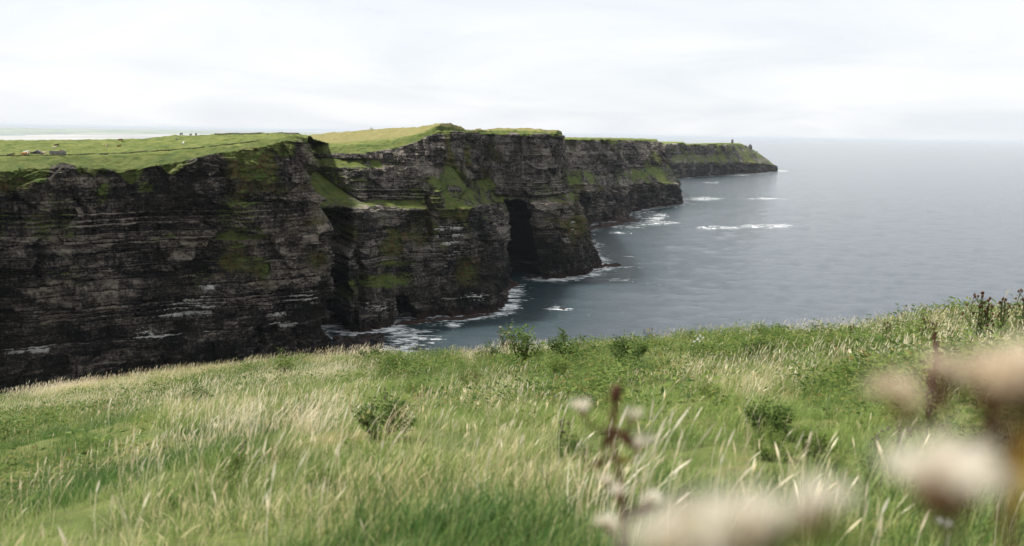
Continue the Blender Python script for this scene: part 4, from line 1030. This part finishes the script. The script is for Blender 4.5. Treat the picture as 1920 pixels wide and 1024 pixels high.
# ------------------------------------------------------------------ things on the cliffs and fields
def solid_mat(name, a, b, scale=2.0, rough=0.85):
    m, t = mat_new(name); g = G(t)
    tc = g.n('ShaderNodeTexCoord').outputs['Object']
    c = g.ramp(g.noise(tc, scale, 4, 0.6), [(0.35, a), (0.65, b)])
    g.out(g.principled(c, rough, 0.2, g.bump(g.noise(tc, scale * 4, 3), 0.4, 0.05))); return m
M_STONE = solid_mat('field_stone', (0.10, 0.095, 0.085), (0.27, 0.255, 0.235))
M_DSTONE = solid_mat('dark_stone', (0.045, 0.045, 0.048), (0.11, 0.105, 0.10))
M_TOWER = solid_mat('tower_stone', (0.075, 0.072, 0.07), (0.17, 0.16, 0.15), 0.4)
M_BANK = solid_mat('earth_bank', (0.035, 0.04, 0.016), (0.10, 0.095, 0.04), 0.5)
COWS = {'brown': ((0.13, 0.045, 0.02), (0.20, 0.075, 0.03)), 'cream': ((0.55, 0.43, 0.28), (0.68, 0.57, 0.42)), 'black': ((0.012, 0.011, 0.012), (0.03, 0.028, 0.028)), 'white': ((0.70, 0.68, 0.63), (0.8, 0.78, 0.74)),
        'orange': ((0.42, 0.15, 0.05), (0.5, 0.22, 0.09)), 'pied': ((0.40, 0.15, 0.06), (0.72, 0.66, 0.58)), 'grey': ((0.40, 0.36, 0.33), (0.52, 0.48, 0.44)), 'dark': ((0.05, 0.02, 0.015), (0.09, 0.035, 0.02))}
COWM = {k: solid_mat('hide_' + k, a, b, 1.2) for k, (a, b) in COWS.items()}
def cow_mesh(pose):
    J, Ed, Rd = [], [], []
    def v(p, r, par=None):
        J.append(p); Rd.append(r)
        if par is not None: Ed.append((par, len(J) - 1))
        return len(J) - 1
    zb = 1.05 if pose != 'lying' else 0.42
    pel = v((-0.75, 0, zb + .08), (.34, .30)); mid = v((-0.1, 0, zb), (.38, .36), pel); ch = v((0.55, 0, zb + .02), (.34, .32), mid); nk = v((0.85, 0, zb + .16), (.22, .24), ch)
    if pose == 'grazing': n2 = v((1.2, 0, .72), (.15, .18), nk); hd = v((1.38, 0, .38), (.14, .15), n2); mz = v((1.5, 0, .1), (.09, .09), hd)
    else: n2 = v((1.12, 0, zb + .42), (.15, .18), nk); hd = v((1.35, 0, zb + .5), (.14, .15), n2); mz = v((1.68, 0, zb + .32), (.09, .09), hd)
    for sg in (-1, 1):
        v((hd and J[hd][0] - .08, sg * .26, J[hd][2] + .1), (.04, .06), hd)
        for (bx, par, back) in ((-0.8, pel, True), (0.6, ch, False)):
            if pose == 'lying':
                a = v((bx + .1, sg * .33, .3), (.16, .16), par); b = v((bx + .45, sg * .38, .12), (.10, .10), a); v((bx + .1, sg * .40, .07), (.06, .06), b)
            else:
                a = v((bx, sg * .2, .72), (.16, .17), par); b = v((bx + (-.1 if back else .03), sg * .2, .38), (.08, .08), a); c = v((bx + (.0 if back else .02), sg * .2, .08), (.06, .06), b)
    t1 = v((-1.08, 0, zb + .12), (.05, .05), pel); v((-1.16, 0, max(.2, zb - .55)), (.04, .04), t1)
    me = bpy.data.meshes.new('cow_body'); me.from_pydata(J, Ed, [])
    o = bpy.data.objects.new('cow_tmp', me); COL.objects.link(o)
    sk = o.modifiers.new('skin', 'SKIN')
    for i, r in enumerate(Rd):
        me.skin_vertices[0].data[i].radius = r; me.skin_vertices[0].data[i].use_root = (i == 0)
    ss = o.modifiers.new('sub', 'SUBSURF'); ss.levels = 1; ss.render_levels = 1
    bpy.context.view_layer.update()
    ev = o.evaluated_get(bpy.context.evaluated_depsgraph_get())
    out = bpy.data.meshes.new_from_object(ev)
    bpy.data.objects.remove(o); bpy.data.meshes.remove(me)
    out.polygons.foreach_set('use_smooth', np.ones(len(out.polygons), bool))
    hn = MB(); hx = J[hd]
    for sg in (-1, 1):
        hn.tube([(hx[0] - .05, sg * .1, hx[2] + .12), (hx[0], sg * .24, hx[2] + .2), (hx[0] + .06, sg * .28, hx[2] + .32)], [.03, .022, .008], 5)
    return out, hn
COWP = {p: cow_mesh(p) for p in ('grazing', 'standing', 'lying')}
M_HORN = solid_mat('horn', (0.35, 0.3, 0.22), (0.5, 0.44, 0.34))
HORN = {p: COWP[p][1].mesh('horns', M_HORN) for p in COWP}
COWD = {}
def surf_pt(Q, px, py, row0):
    r1 = {450: 405, 400: 371, 150: 131}[Q.shape[1]]; r0 = {450: 336, 400: 314, 150: 80}[Q.shape[1]]
    S_ = Q[:, r0:r1].reshape(-1, 3); qx, qy = pix(S_)
    k = np.argmin((qx - px) ** 2 + 3 * (qy - py) ** 2 + 1e-4 * S_[:, 1]); return S_[k].copy()
ROWA = 290; ROWB = 300
def cow(px, py, pose, colr, rz, label, sc_=1.0, Q=None, name='cow', cat='cow', grp='cattle grazing on the cliff top field'):
    p = surf_pt(QA if Q is None else Q, px, py, ROWA)
    if (pose, colr) not in COWD:
        me = COWP[pose][0].copy(); me.materials.clear(); me.materials.append(COWM[colr]); me.name = 'body'; COWD[(pose, colr)] = me
    e = empty(name, p - UP * 0.04, rz); e.scale = (sc_ * 0.9,) * 3
    link(bpy.data.objects.new('body', COWD[(pose, colr)]), e); link(bpy.data.objects.new('horns', HORN[pose]), e)['kind'] = 'stuff'
    tag(e, label, cat, grp)
PI = math.pi
for a in [(226, 264, 'grazing', 'brown', 0.1, 'brown cow grazing on the skyline against the bright water', 1.25),
          (200, 276, 'grazing', 'pied', -1.2, 'pale and orange cow grazing in the middle of the field', 1.15),
          (222, 275, 'lying', 'brown', 0.2, 'brown cow lying right of the pale and orange cow', 1.1),
          (107, 275, 'standing', 'dark', 0.3, 'dark brown cow behind a pale one in the left part of the field', 1.1),
          (101, 277, 'lying', 'cream', 0.0, 'pale cow lying in front of a dark brown one', 1.1),
          (116, 284, 'lying', 'dark', 2.8, 'dark cow lying above the grey slab', 1.1),
          (128, 287, 'lying', 'cream', 0.4, 'cream cow lying right of the grey slab', 1.1),
          (331, 263, 'standing', 'grey', -1.5, 'greyish cow standing just below the skyline', 1.05),
          (344, 272, 'standing', 'white', 1.7, 'white cow standing on the slope below the black ones', 1.2),
          (341, 254, 'grazing', 'black', 2.6, 'leftmost black cow on the skyline, head down', 1.15),
          (358, 253, 'standing', 'black', 1.3, 'middle one of the three black cows on the skyline', 1.0),
          (367, 253, 'standing', 'black', -1.0, 'rightmost black cow on the skyline', 1.15),
          (49, 286, 'lying', 'white', 0.1, 'white cow lying behind the bank at far left', 1.25),
          (43, 289, 'lying', 'orange', 0.5, 'orange cow lying left of the white one at far left', 1.2),
          (52, 290, 'lying', 'pied', -0.3, 'orange and white cow lying in front of the white one', 1.1),
          (61, 288, 'lying', 'black', 0.0, 'black cow lying right of the orange and white one', 1.2),
          (81, 287, 'lying', 'cream', 0.2, 'cream cow lying left of the grey slab', 1.2),
          (16, 291, 'lying', 'black', 0.2, 'small black cow lying at the left edge', 0.9),
          (24, 291, 'lying', 'dark', 0.2, 'small dark cow lying second from the left edge', 0.9)]:
    cow(*a)
cow(696, 242, 'grazing', 'grey', 0.4, 'lone grey cow on the skyline of the yellow field', 1.1, QB)
cow(650, 248, 'standing', 'white', 0.4, 'lone white cow on the yellow field', 1.0, QB)
def stone(name, px, py, half, label, mat, Q, seed, rz=0.0):
    rn = random.Random(seed); p = surf_pt(Q, px, py, ROWA); m_ = MB()
    m_.blob((0, 0, half[2] * 0.6), half, 10, 7, 0.13, rn); o = m_.build(name, mat); o.location = p; o.rotation_euler = (0, 0, rz)
    tag(o, label, 'rock', 'rocks on the cliff top'); return o
stone('boulder', 70, 289, (1.6, 1.0, 1.0), 'dark grey boulder right of the black cow at far left', M_DSTONE, QA, 1)
stone('boulder', 75, 289, (1.3, 1.0, 1.1), 'grey boulder left of the cream cow beside the slab', M_STONE, QA, 2)
def slab():
    p = surf_pt(QA, 108, 289, ROWA); e = empty('stone_slab_wall', p - UP * 0.1, 0.1); tag(e, 'long grey slab wall on the edge of the left field', 'wall')
    rn = random.Random(3)
    for k in range(4):
        m_ = MB(); m_.box((-2.6 + 1.8 * k, 0, 0.75), (0.86, 0.18, 0.8), 0, 0.06, rn); m_.build('slab', M_STONE, e)
slab()
def wall_along(name, label, cat, Q, pxs, mat, hgt, wid, seed, stones=True):
    P_ = []
    for i in range(len(pxs) - 1):
        n = max(2, int(abs(pxs[i + 1][0] - pxs[i][0]) / 2.0))
        for k in range(n): P_.append((pxs[i][0] + (pxs[i + 1][0] - pxs[i][0]) * k / n, pxs[i][1] + (pxs[i + 1][1] - pxs[i][1]) * k / n))
    pts = np.array([surf_pt(Q, a, b, ROWA) for a, b in P_]); e = empty(name, pts[0]); rn = random.Random(seed)
    ker = np.ones(5) / 5
    pts = np.stack([np.convolve(np.pad(pts[:, c], 2, mode='edge'), ker, 'valid') for c in range(3)], 1)
    tag(e, label, cat)
    m_ = MB(); L_ = np.concatenate([[0], np.cumsum(np.linalg.norm(np.diff(pts, axis=0), axis=1))])
    s_ = 0.0
    while s_ < L_[-1]:
        c = np.array([np.interp(s_, L_, pts[:, k]) for k in range(3)]) - pts[0]
        for z in ((0.2, 0.6, 1.0) if stones else (0.3,)):
            if z * 1.0 > hgt: break
            m_.blob(c + np.array([rn.gauss(0, .1), rn.gauss(0, .1), z * hgt]), (wid * rn.uniform(.7, 1.2), wid * rn.uniform(.6, 1), hgt * 0.32 * rn.uniform(.8, 1.3) if stones else hgt * rn.uniform(.7, 1.3)), 6, 4, .2, rn)
        s_ += wid * 1.25
    o = m_.build('stones' if stones else 'turf', mat, e); o['kind'] = 'stuff'
wall_along('dry_stone_wall', 'dark dry stone wall on the skyline at the tip of the near cliff', 'wall', QA, [(404, 250.5), (450, 250), (500, 249.5), (540, 250), (566, 252)], M_STONE, 0.75, 0.5, 4)
wall_along('field_bank', 'dark earth bank along the field edge above the near cliff', 'bank', QA, [(-60, 295), (0, 293), (117, 292), (234, 288), (366, 279), (480, 266), (535, 256)], M_BANK, 0.3, 0.6, 5, False)

# tower and crag on the headland
def tower():
    p = surf_pt(QE, 1373, 268.5, 70); e = empty('ruined_tower', p - UP * 1.0, 0.5); tag(e, 'small square ruined tower standing on the far headland', 'tower')
    m_ = MB(); rn = random.Random(2)
    for k in range(6):
        hw = 3.0 - 0.12 * k + (0.5 if k == 5 else 0)
        m_.box((0, 0, 1.1 + 2.2 * k), (hw, hw, 1.1), 0, 0.04, rn)
    m_.build('wall', M_TOWER, e)
    m_ = MB()
    for k in range(7):
        a = rn.random() * 6.28; m_.box((2.4 * math.cos(a), 2.4 * math.sin(a), 13.5), (0.8, 0.8, rn.uniform(.3, 1.0)), a, .2, rn)
    m_.build('parapet', M_TOWER, e)
    for z in (4.5, 9.0):
        m_ = MB(); m_.box((0, -3.0, z), (0.45, 0.25, 0.9)); m_.build('window', M_DSTONE, e)
tower()
def crag(px, py, half, label, seed, Q=None, row=70):
    rn = random.Random(seed); p = surf_pt(QE if Q is None else Q, px, py, row); m_ = MB()
    m_.blob((0, 0, half[2] * 0.5), half, 14, 10, 0.10, rn); m_.blob((half[0] * .1, 0, half[2] * 0.2), (half[0] * 1.05, half[1], half[2] * .8), 10, 6, 0.12, rn)
    o = m_.build('rock_crag', M_TOWER); o.location = p; tag(o, label, 'rock', 'rocks on the far headland')
crag(1406, 279, (7.5, 6.5, 11.0), 'rounded rock crag right of the tower on the far headland', 5)
crag(1397, 276, (6, 5, 4.5), 'low rock hump between the tower and the rounded crag', 6)
crag(1420, 285.5, (2, 2, 4), 'small rock spike below the rounded crag on the headland slope', 7)

# ------------------------------------------------------------------ rocks at the waterline
def shelf(name, label, a, b, width, height, seed, cat='rock', peak=None):
    """flat-bedded rock shelf between two photo points on the sea"""
    A0, B0 = on_sea(*a), on_sea(*b); L_ = np.linalg.norm(B0 - A0); t = (B0 - A0) / L_; n = np.array([-t[1], t[0], 0])
    nu, nv = int(np.clip(L_ / 0.8, 40, 200)), 40
    U, V_ = np.meshgrid(np.linspace(-0.08, 1.08, nu), np.linspace(-1, 1, nv), indexing='ij')
    X = A0[0] + t[0] * U * L_ + n[0] * V_ * width; Y = A0[1] + t[1] * U * L_ + n[1] * V_ * width
    wid = 0.55 + 0.45 * vnoise(U * 7, 0 * U, 0 * U, seed); r = np.abs(V_) / wid + 2.2 * np.maximum(0, np.abs(U - 0.5) - 0.42) * 3
    z = height * (1 - r ** 2) + 0.8 * height * fbm(X / 5, Y / 5, 0 * X, 3, seed + 1)
    if peak: z = z + peak[1] * np.exp(-(((U - peak[0]) * L_ / peak[2]) ** 2 + (V_ * width / peak[2]) ** 2) ** 1.5) * (1 + 0.35 * fbm(X / 4, Y / 4, 0 * X, 3, seed + 2))
    st_ = 0.7; z = np.floor(z / st_) * st_ + st_ * sstep(0.6, 1.0, z / st_ - np.floor(z / st_)) + 0.12 * vnoise(X / .9, Y / .9, 0 * X, seed + 3)
    z = np.maximum(z, -1.5)
    Q = np.stack([X, Y, z], -1).reshape(-1, 3)
    me = np_mesh(name, Q, grid_faces(nu, nv), M_CLIFF, False)
    zz = z.ravel()
    for nm, v_ in (('tone', 0.42 + 0.2 * vnoise(X / 3, Y / 3, z, seed + 4).ravel()), ('wet', sstep(5, 1.5, zz) * 0.9), ('grass', 0 * zz), ('guano', 0 * zz), ('lichen', 0 * zz), ('dry', 0 * zz), ('bed', 0 * zz + 1), ('warm', 0 * zz + 0.3), ('lush', 0 * zz)): attr(me, nm, v_)
    tag(link(bpy.data.objects.new(name, me)), label, cat, 'rocks at the foot of the cliffs')
shelf('rock_shelf', 'flat dark rock shelf jutting into the sea right of the great cave', (1095, 502), (1160, 497), 9, 2.2, 1)
shelf('rock_shelf', 'reddish rock ledge along the waterline under the great cave headland', (990, 522), (1100, 508), 6, 1.8, 2)
shelf('rock_shelf', 'reddish rock ledge at the waterline left of the great cave', (930, 556), (962, 530), 8, 3.0, 3)
shelf('rock_shelf', 'dark rock platform at the foot of the third cliff, below the sea stack', (1098, 430), (1190, 413), 16, 2.4, 4)
shelf('sea_stack', 'dark pointed sea stack at the foot of the third cliff', (1148, 414), (1182, 412), 22, 2.0, 5, 'rock', (0.5, 17, 12))
shelf('rock_shelf', 'reddish ledge at the waterline under the small cave', (745, 608), (922, 591), 5, 1.6, 6)
shelf('rock_shelf', 'small wave washed rock in the middle of the cove', (1048, 579), (1062, 579), 2.5, 1.0, 7)
def boulders():
    rn = random.Random(8); m_ = MB()
    for k in range(420):
        u, v_ = rn.random(), rn.random()
        px = 628 + 90 * u; py = 634 + 44 * v_ - 0.10 * (px - 640)
        if px > 690 and v_ > 0.6: continue
        c = on_sea(px, py); s_ = abs(rn.gauss(0, 1.0)) + 0.6
        m_.blob(c + np.array([0, 0, 0.1 + 0.5 * (1 - u)]), (s_ * rn.uniform(.8, 1.5), s_, s_ * rn.uniform(.5, .9)), 6, 4, .25, rn)
    o = m_.build('boulders', solid_mat('wet_boulder', (0.012, 0.010, 0.010), (0.055, 0.036, 0.03), 0.3, 0.5)); tag(o, 'dark wet boulders heaped in the cove between near and middle cliff', 'boulders', kind='stuff')
boulders()

# ------------------------------------------------------------------ gulls
M_GULL = solid_mat('gull_white', (0.75, 0.75, 0.76), (0.85, 0.85, 0.85))
def gull(px, py, Y, rz, label):
    p = P(px, py, Y); e = empty('seagull', p, rz); tag(e, label, 'seagull', 'gulls in front of the near cliff')
    m_ = MB(); m_.blob((0, 0, 0), (.3, .1, .1), 8, 6); m_.blob((.3, 0, .04), (.09, .07, .07), 6, 5); m_.tube([(-.25, 0, 0), (-.45, 0, 0)], [.06, .09], 4); m_.build('body', M_GULL, e)
    for sg in (-1, 1):
        m_ = MB(); m_.add([(.12, 0, .03), (-.12, 0, .03), (.16, sg * .35, .22), (-.06, sg * .35, .22), (-.06, sg * .8, .12), (.12, 0, .01), (-.12, 0, .01), (.16, sg * .35, .20), (-.06, sg * .35, .20)],
                          [(0, 1, 3), (0, 3, 2), (2, 3, 4), (5, 8, 6), (5, 7, 8), (7, 4, 8)]); m_.build('wing', M_GULL, e)
gull(275, 342, 372, 1.2, 'white gull flying before the upper part of the near cliff')
gull(101, 522, 340, -0.8, 'white gull flying low before the dark lower near cliff')

# ------------------------------------------------------------------ far shore on the left
def far_shore():
    m, t = mat_new('far_land'); g = G(t); p = g.pos()
    c = g.ramp(g.noise(p, 0.0016, 5, 0.65), [(0.35, (0.13, 0.16, 0.14)), (0.5, (0.19, 0.22, 0.19)), (0.65, (0.28, 0.29, 0.25))]); g.out(g.principled(c, 0.95, 0.1))  # land greyed and paled: part of the haze is in its colour
    pxs = np.linspace(-700, 760, 240); ds = np.linspace(0, 1, 16)
    V = []
    for i, px in enumerate(pxs):
        d = ray(px, 240); d = d[:2] / np.linalg.norm(d[:2])
        hm = 52 + 22 * float(fbm(np.array([px / 90.0]), np.array([0.0]), np.array([0.0]), 3, 61)[0])
        hm *= float(sstep(760, 500, px))
        n0 = 12800 + 1500 * float(vnoise(np.array([px / 60.0]), np.array([3.0]), np.array([0.0]), 62)[0]) + max(0, px - 100) * 14
        for q in ds:
            dist = n0 + q * 9000; V.append((d[0] * dist, d[1] * dist, -3 + hm * math.sin(min(1, q * 1.25) * PI / 2) ** 0.7))
    me = np_mesh('distant_coast', V, grid_faces(240, 16), m); tag(link(bpy.data.objects.new('distant_coast', me)), kind='structure')
    m2, t = mat_new('glint_pale'); g = G(t); p = g.pos()  # sun glint on the far water, painted as a pale sheet
    g.out(g.principled(g.ramp(g.noise(g.scaled(p, 0.0008, 0.003, 1), 1.0, 5, 0.6), [(0.4, (0.19, 0.195, 0.20)), (0.6, (0.34, 0.335, 0.32))]), 0.85, 0.15))
    top = [(-700, 257), (-100, 256.5), (0, 255.5), (100, 253), (200, 250), (350, 247.5), (480, 246.5), (600, 246.5), (680, 249)]
    V = []
    pxs = np.linspace(-700, 680, 120)
    for px in pxs:
        ty = np.interp(px, [a for a, b in top], [b for a, b in top]) + 0.6 * float(vnoise(np.array([px / 14.0]), np.array([0.0]), np.array([0.0]), 77)[0])
        for q in np.linspace(0, 1, 6): V.append(on_sea(px, ty * (1 - q) + 264 * q, 2.0 - 3.0 * (q > 0.9)))
    me = np_mesh('glint_sheet', V, grid_faces(120, 6, True), m2); tag(link(bpy.data.objects.new('glint_sheet', me)), kind='structure')
far_shore()

# ------------------------------------------------------------------ haze
def build_haze():
    m, t = mat_new('haze_air'); g = G(t)
    v = g.n('ShaderNodeVolumePrincipled'); v.inputs['Color'].default_value = (0.68, 0.75, 0.83, 1); v.inputs['Density'].default_value = HAZE_DENSITY
    v.inputs['Anisotropy'].default_value = 0.0
    g.out(v.outputs[0], True)
    S_, z0, z1 = 260000.0, -60.0, 160.0
    V = [(sx * S_, sy * S_, zz) for zz in (z0, z1) for sx, sy in ((-1, -1), (1, -1), (1, 1), (-1, 1))]
    F_ = [(3, 2, 1, 0), (4, 5, 6, 7), (0, 1, 5, 4), (1, 2, 6, 5), (2, 3, 7, 6), (3, 0, 4, 7)]
    me = np_mesh('haze', V, F_, m, False)
    tag(link(bpy.data.objects.new('haze', me)), label='thin pale sea haze over the whole coast', cat='haze', kind='stuff')
build_haze()
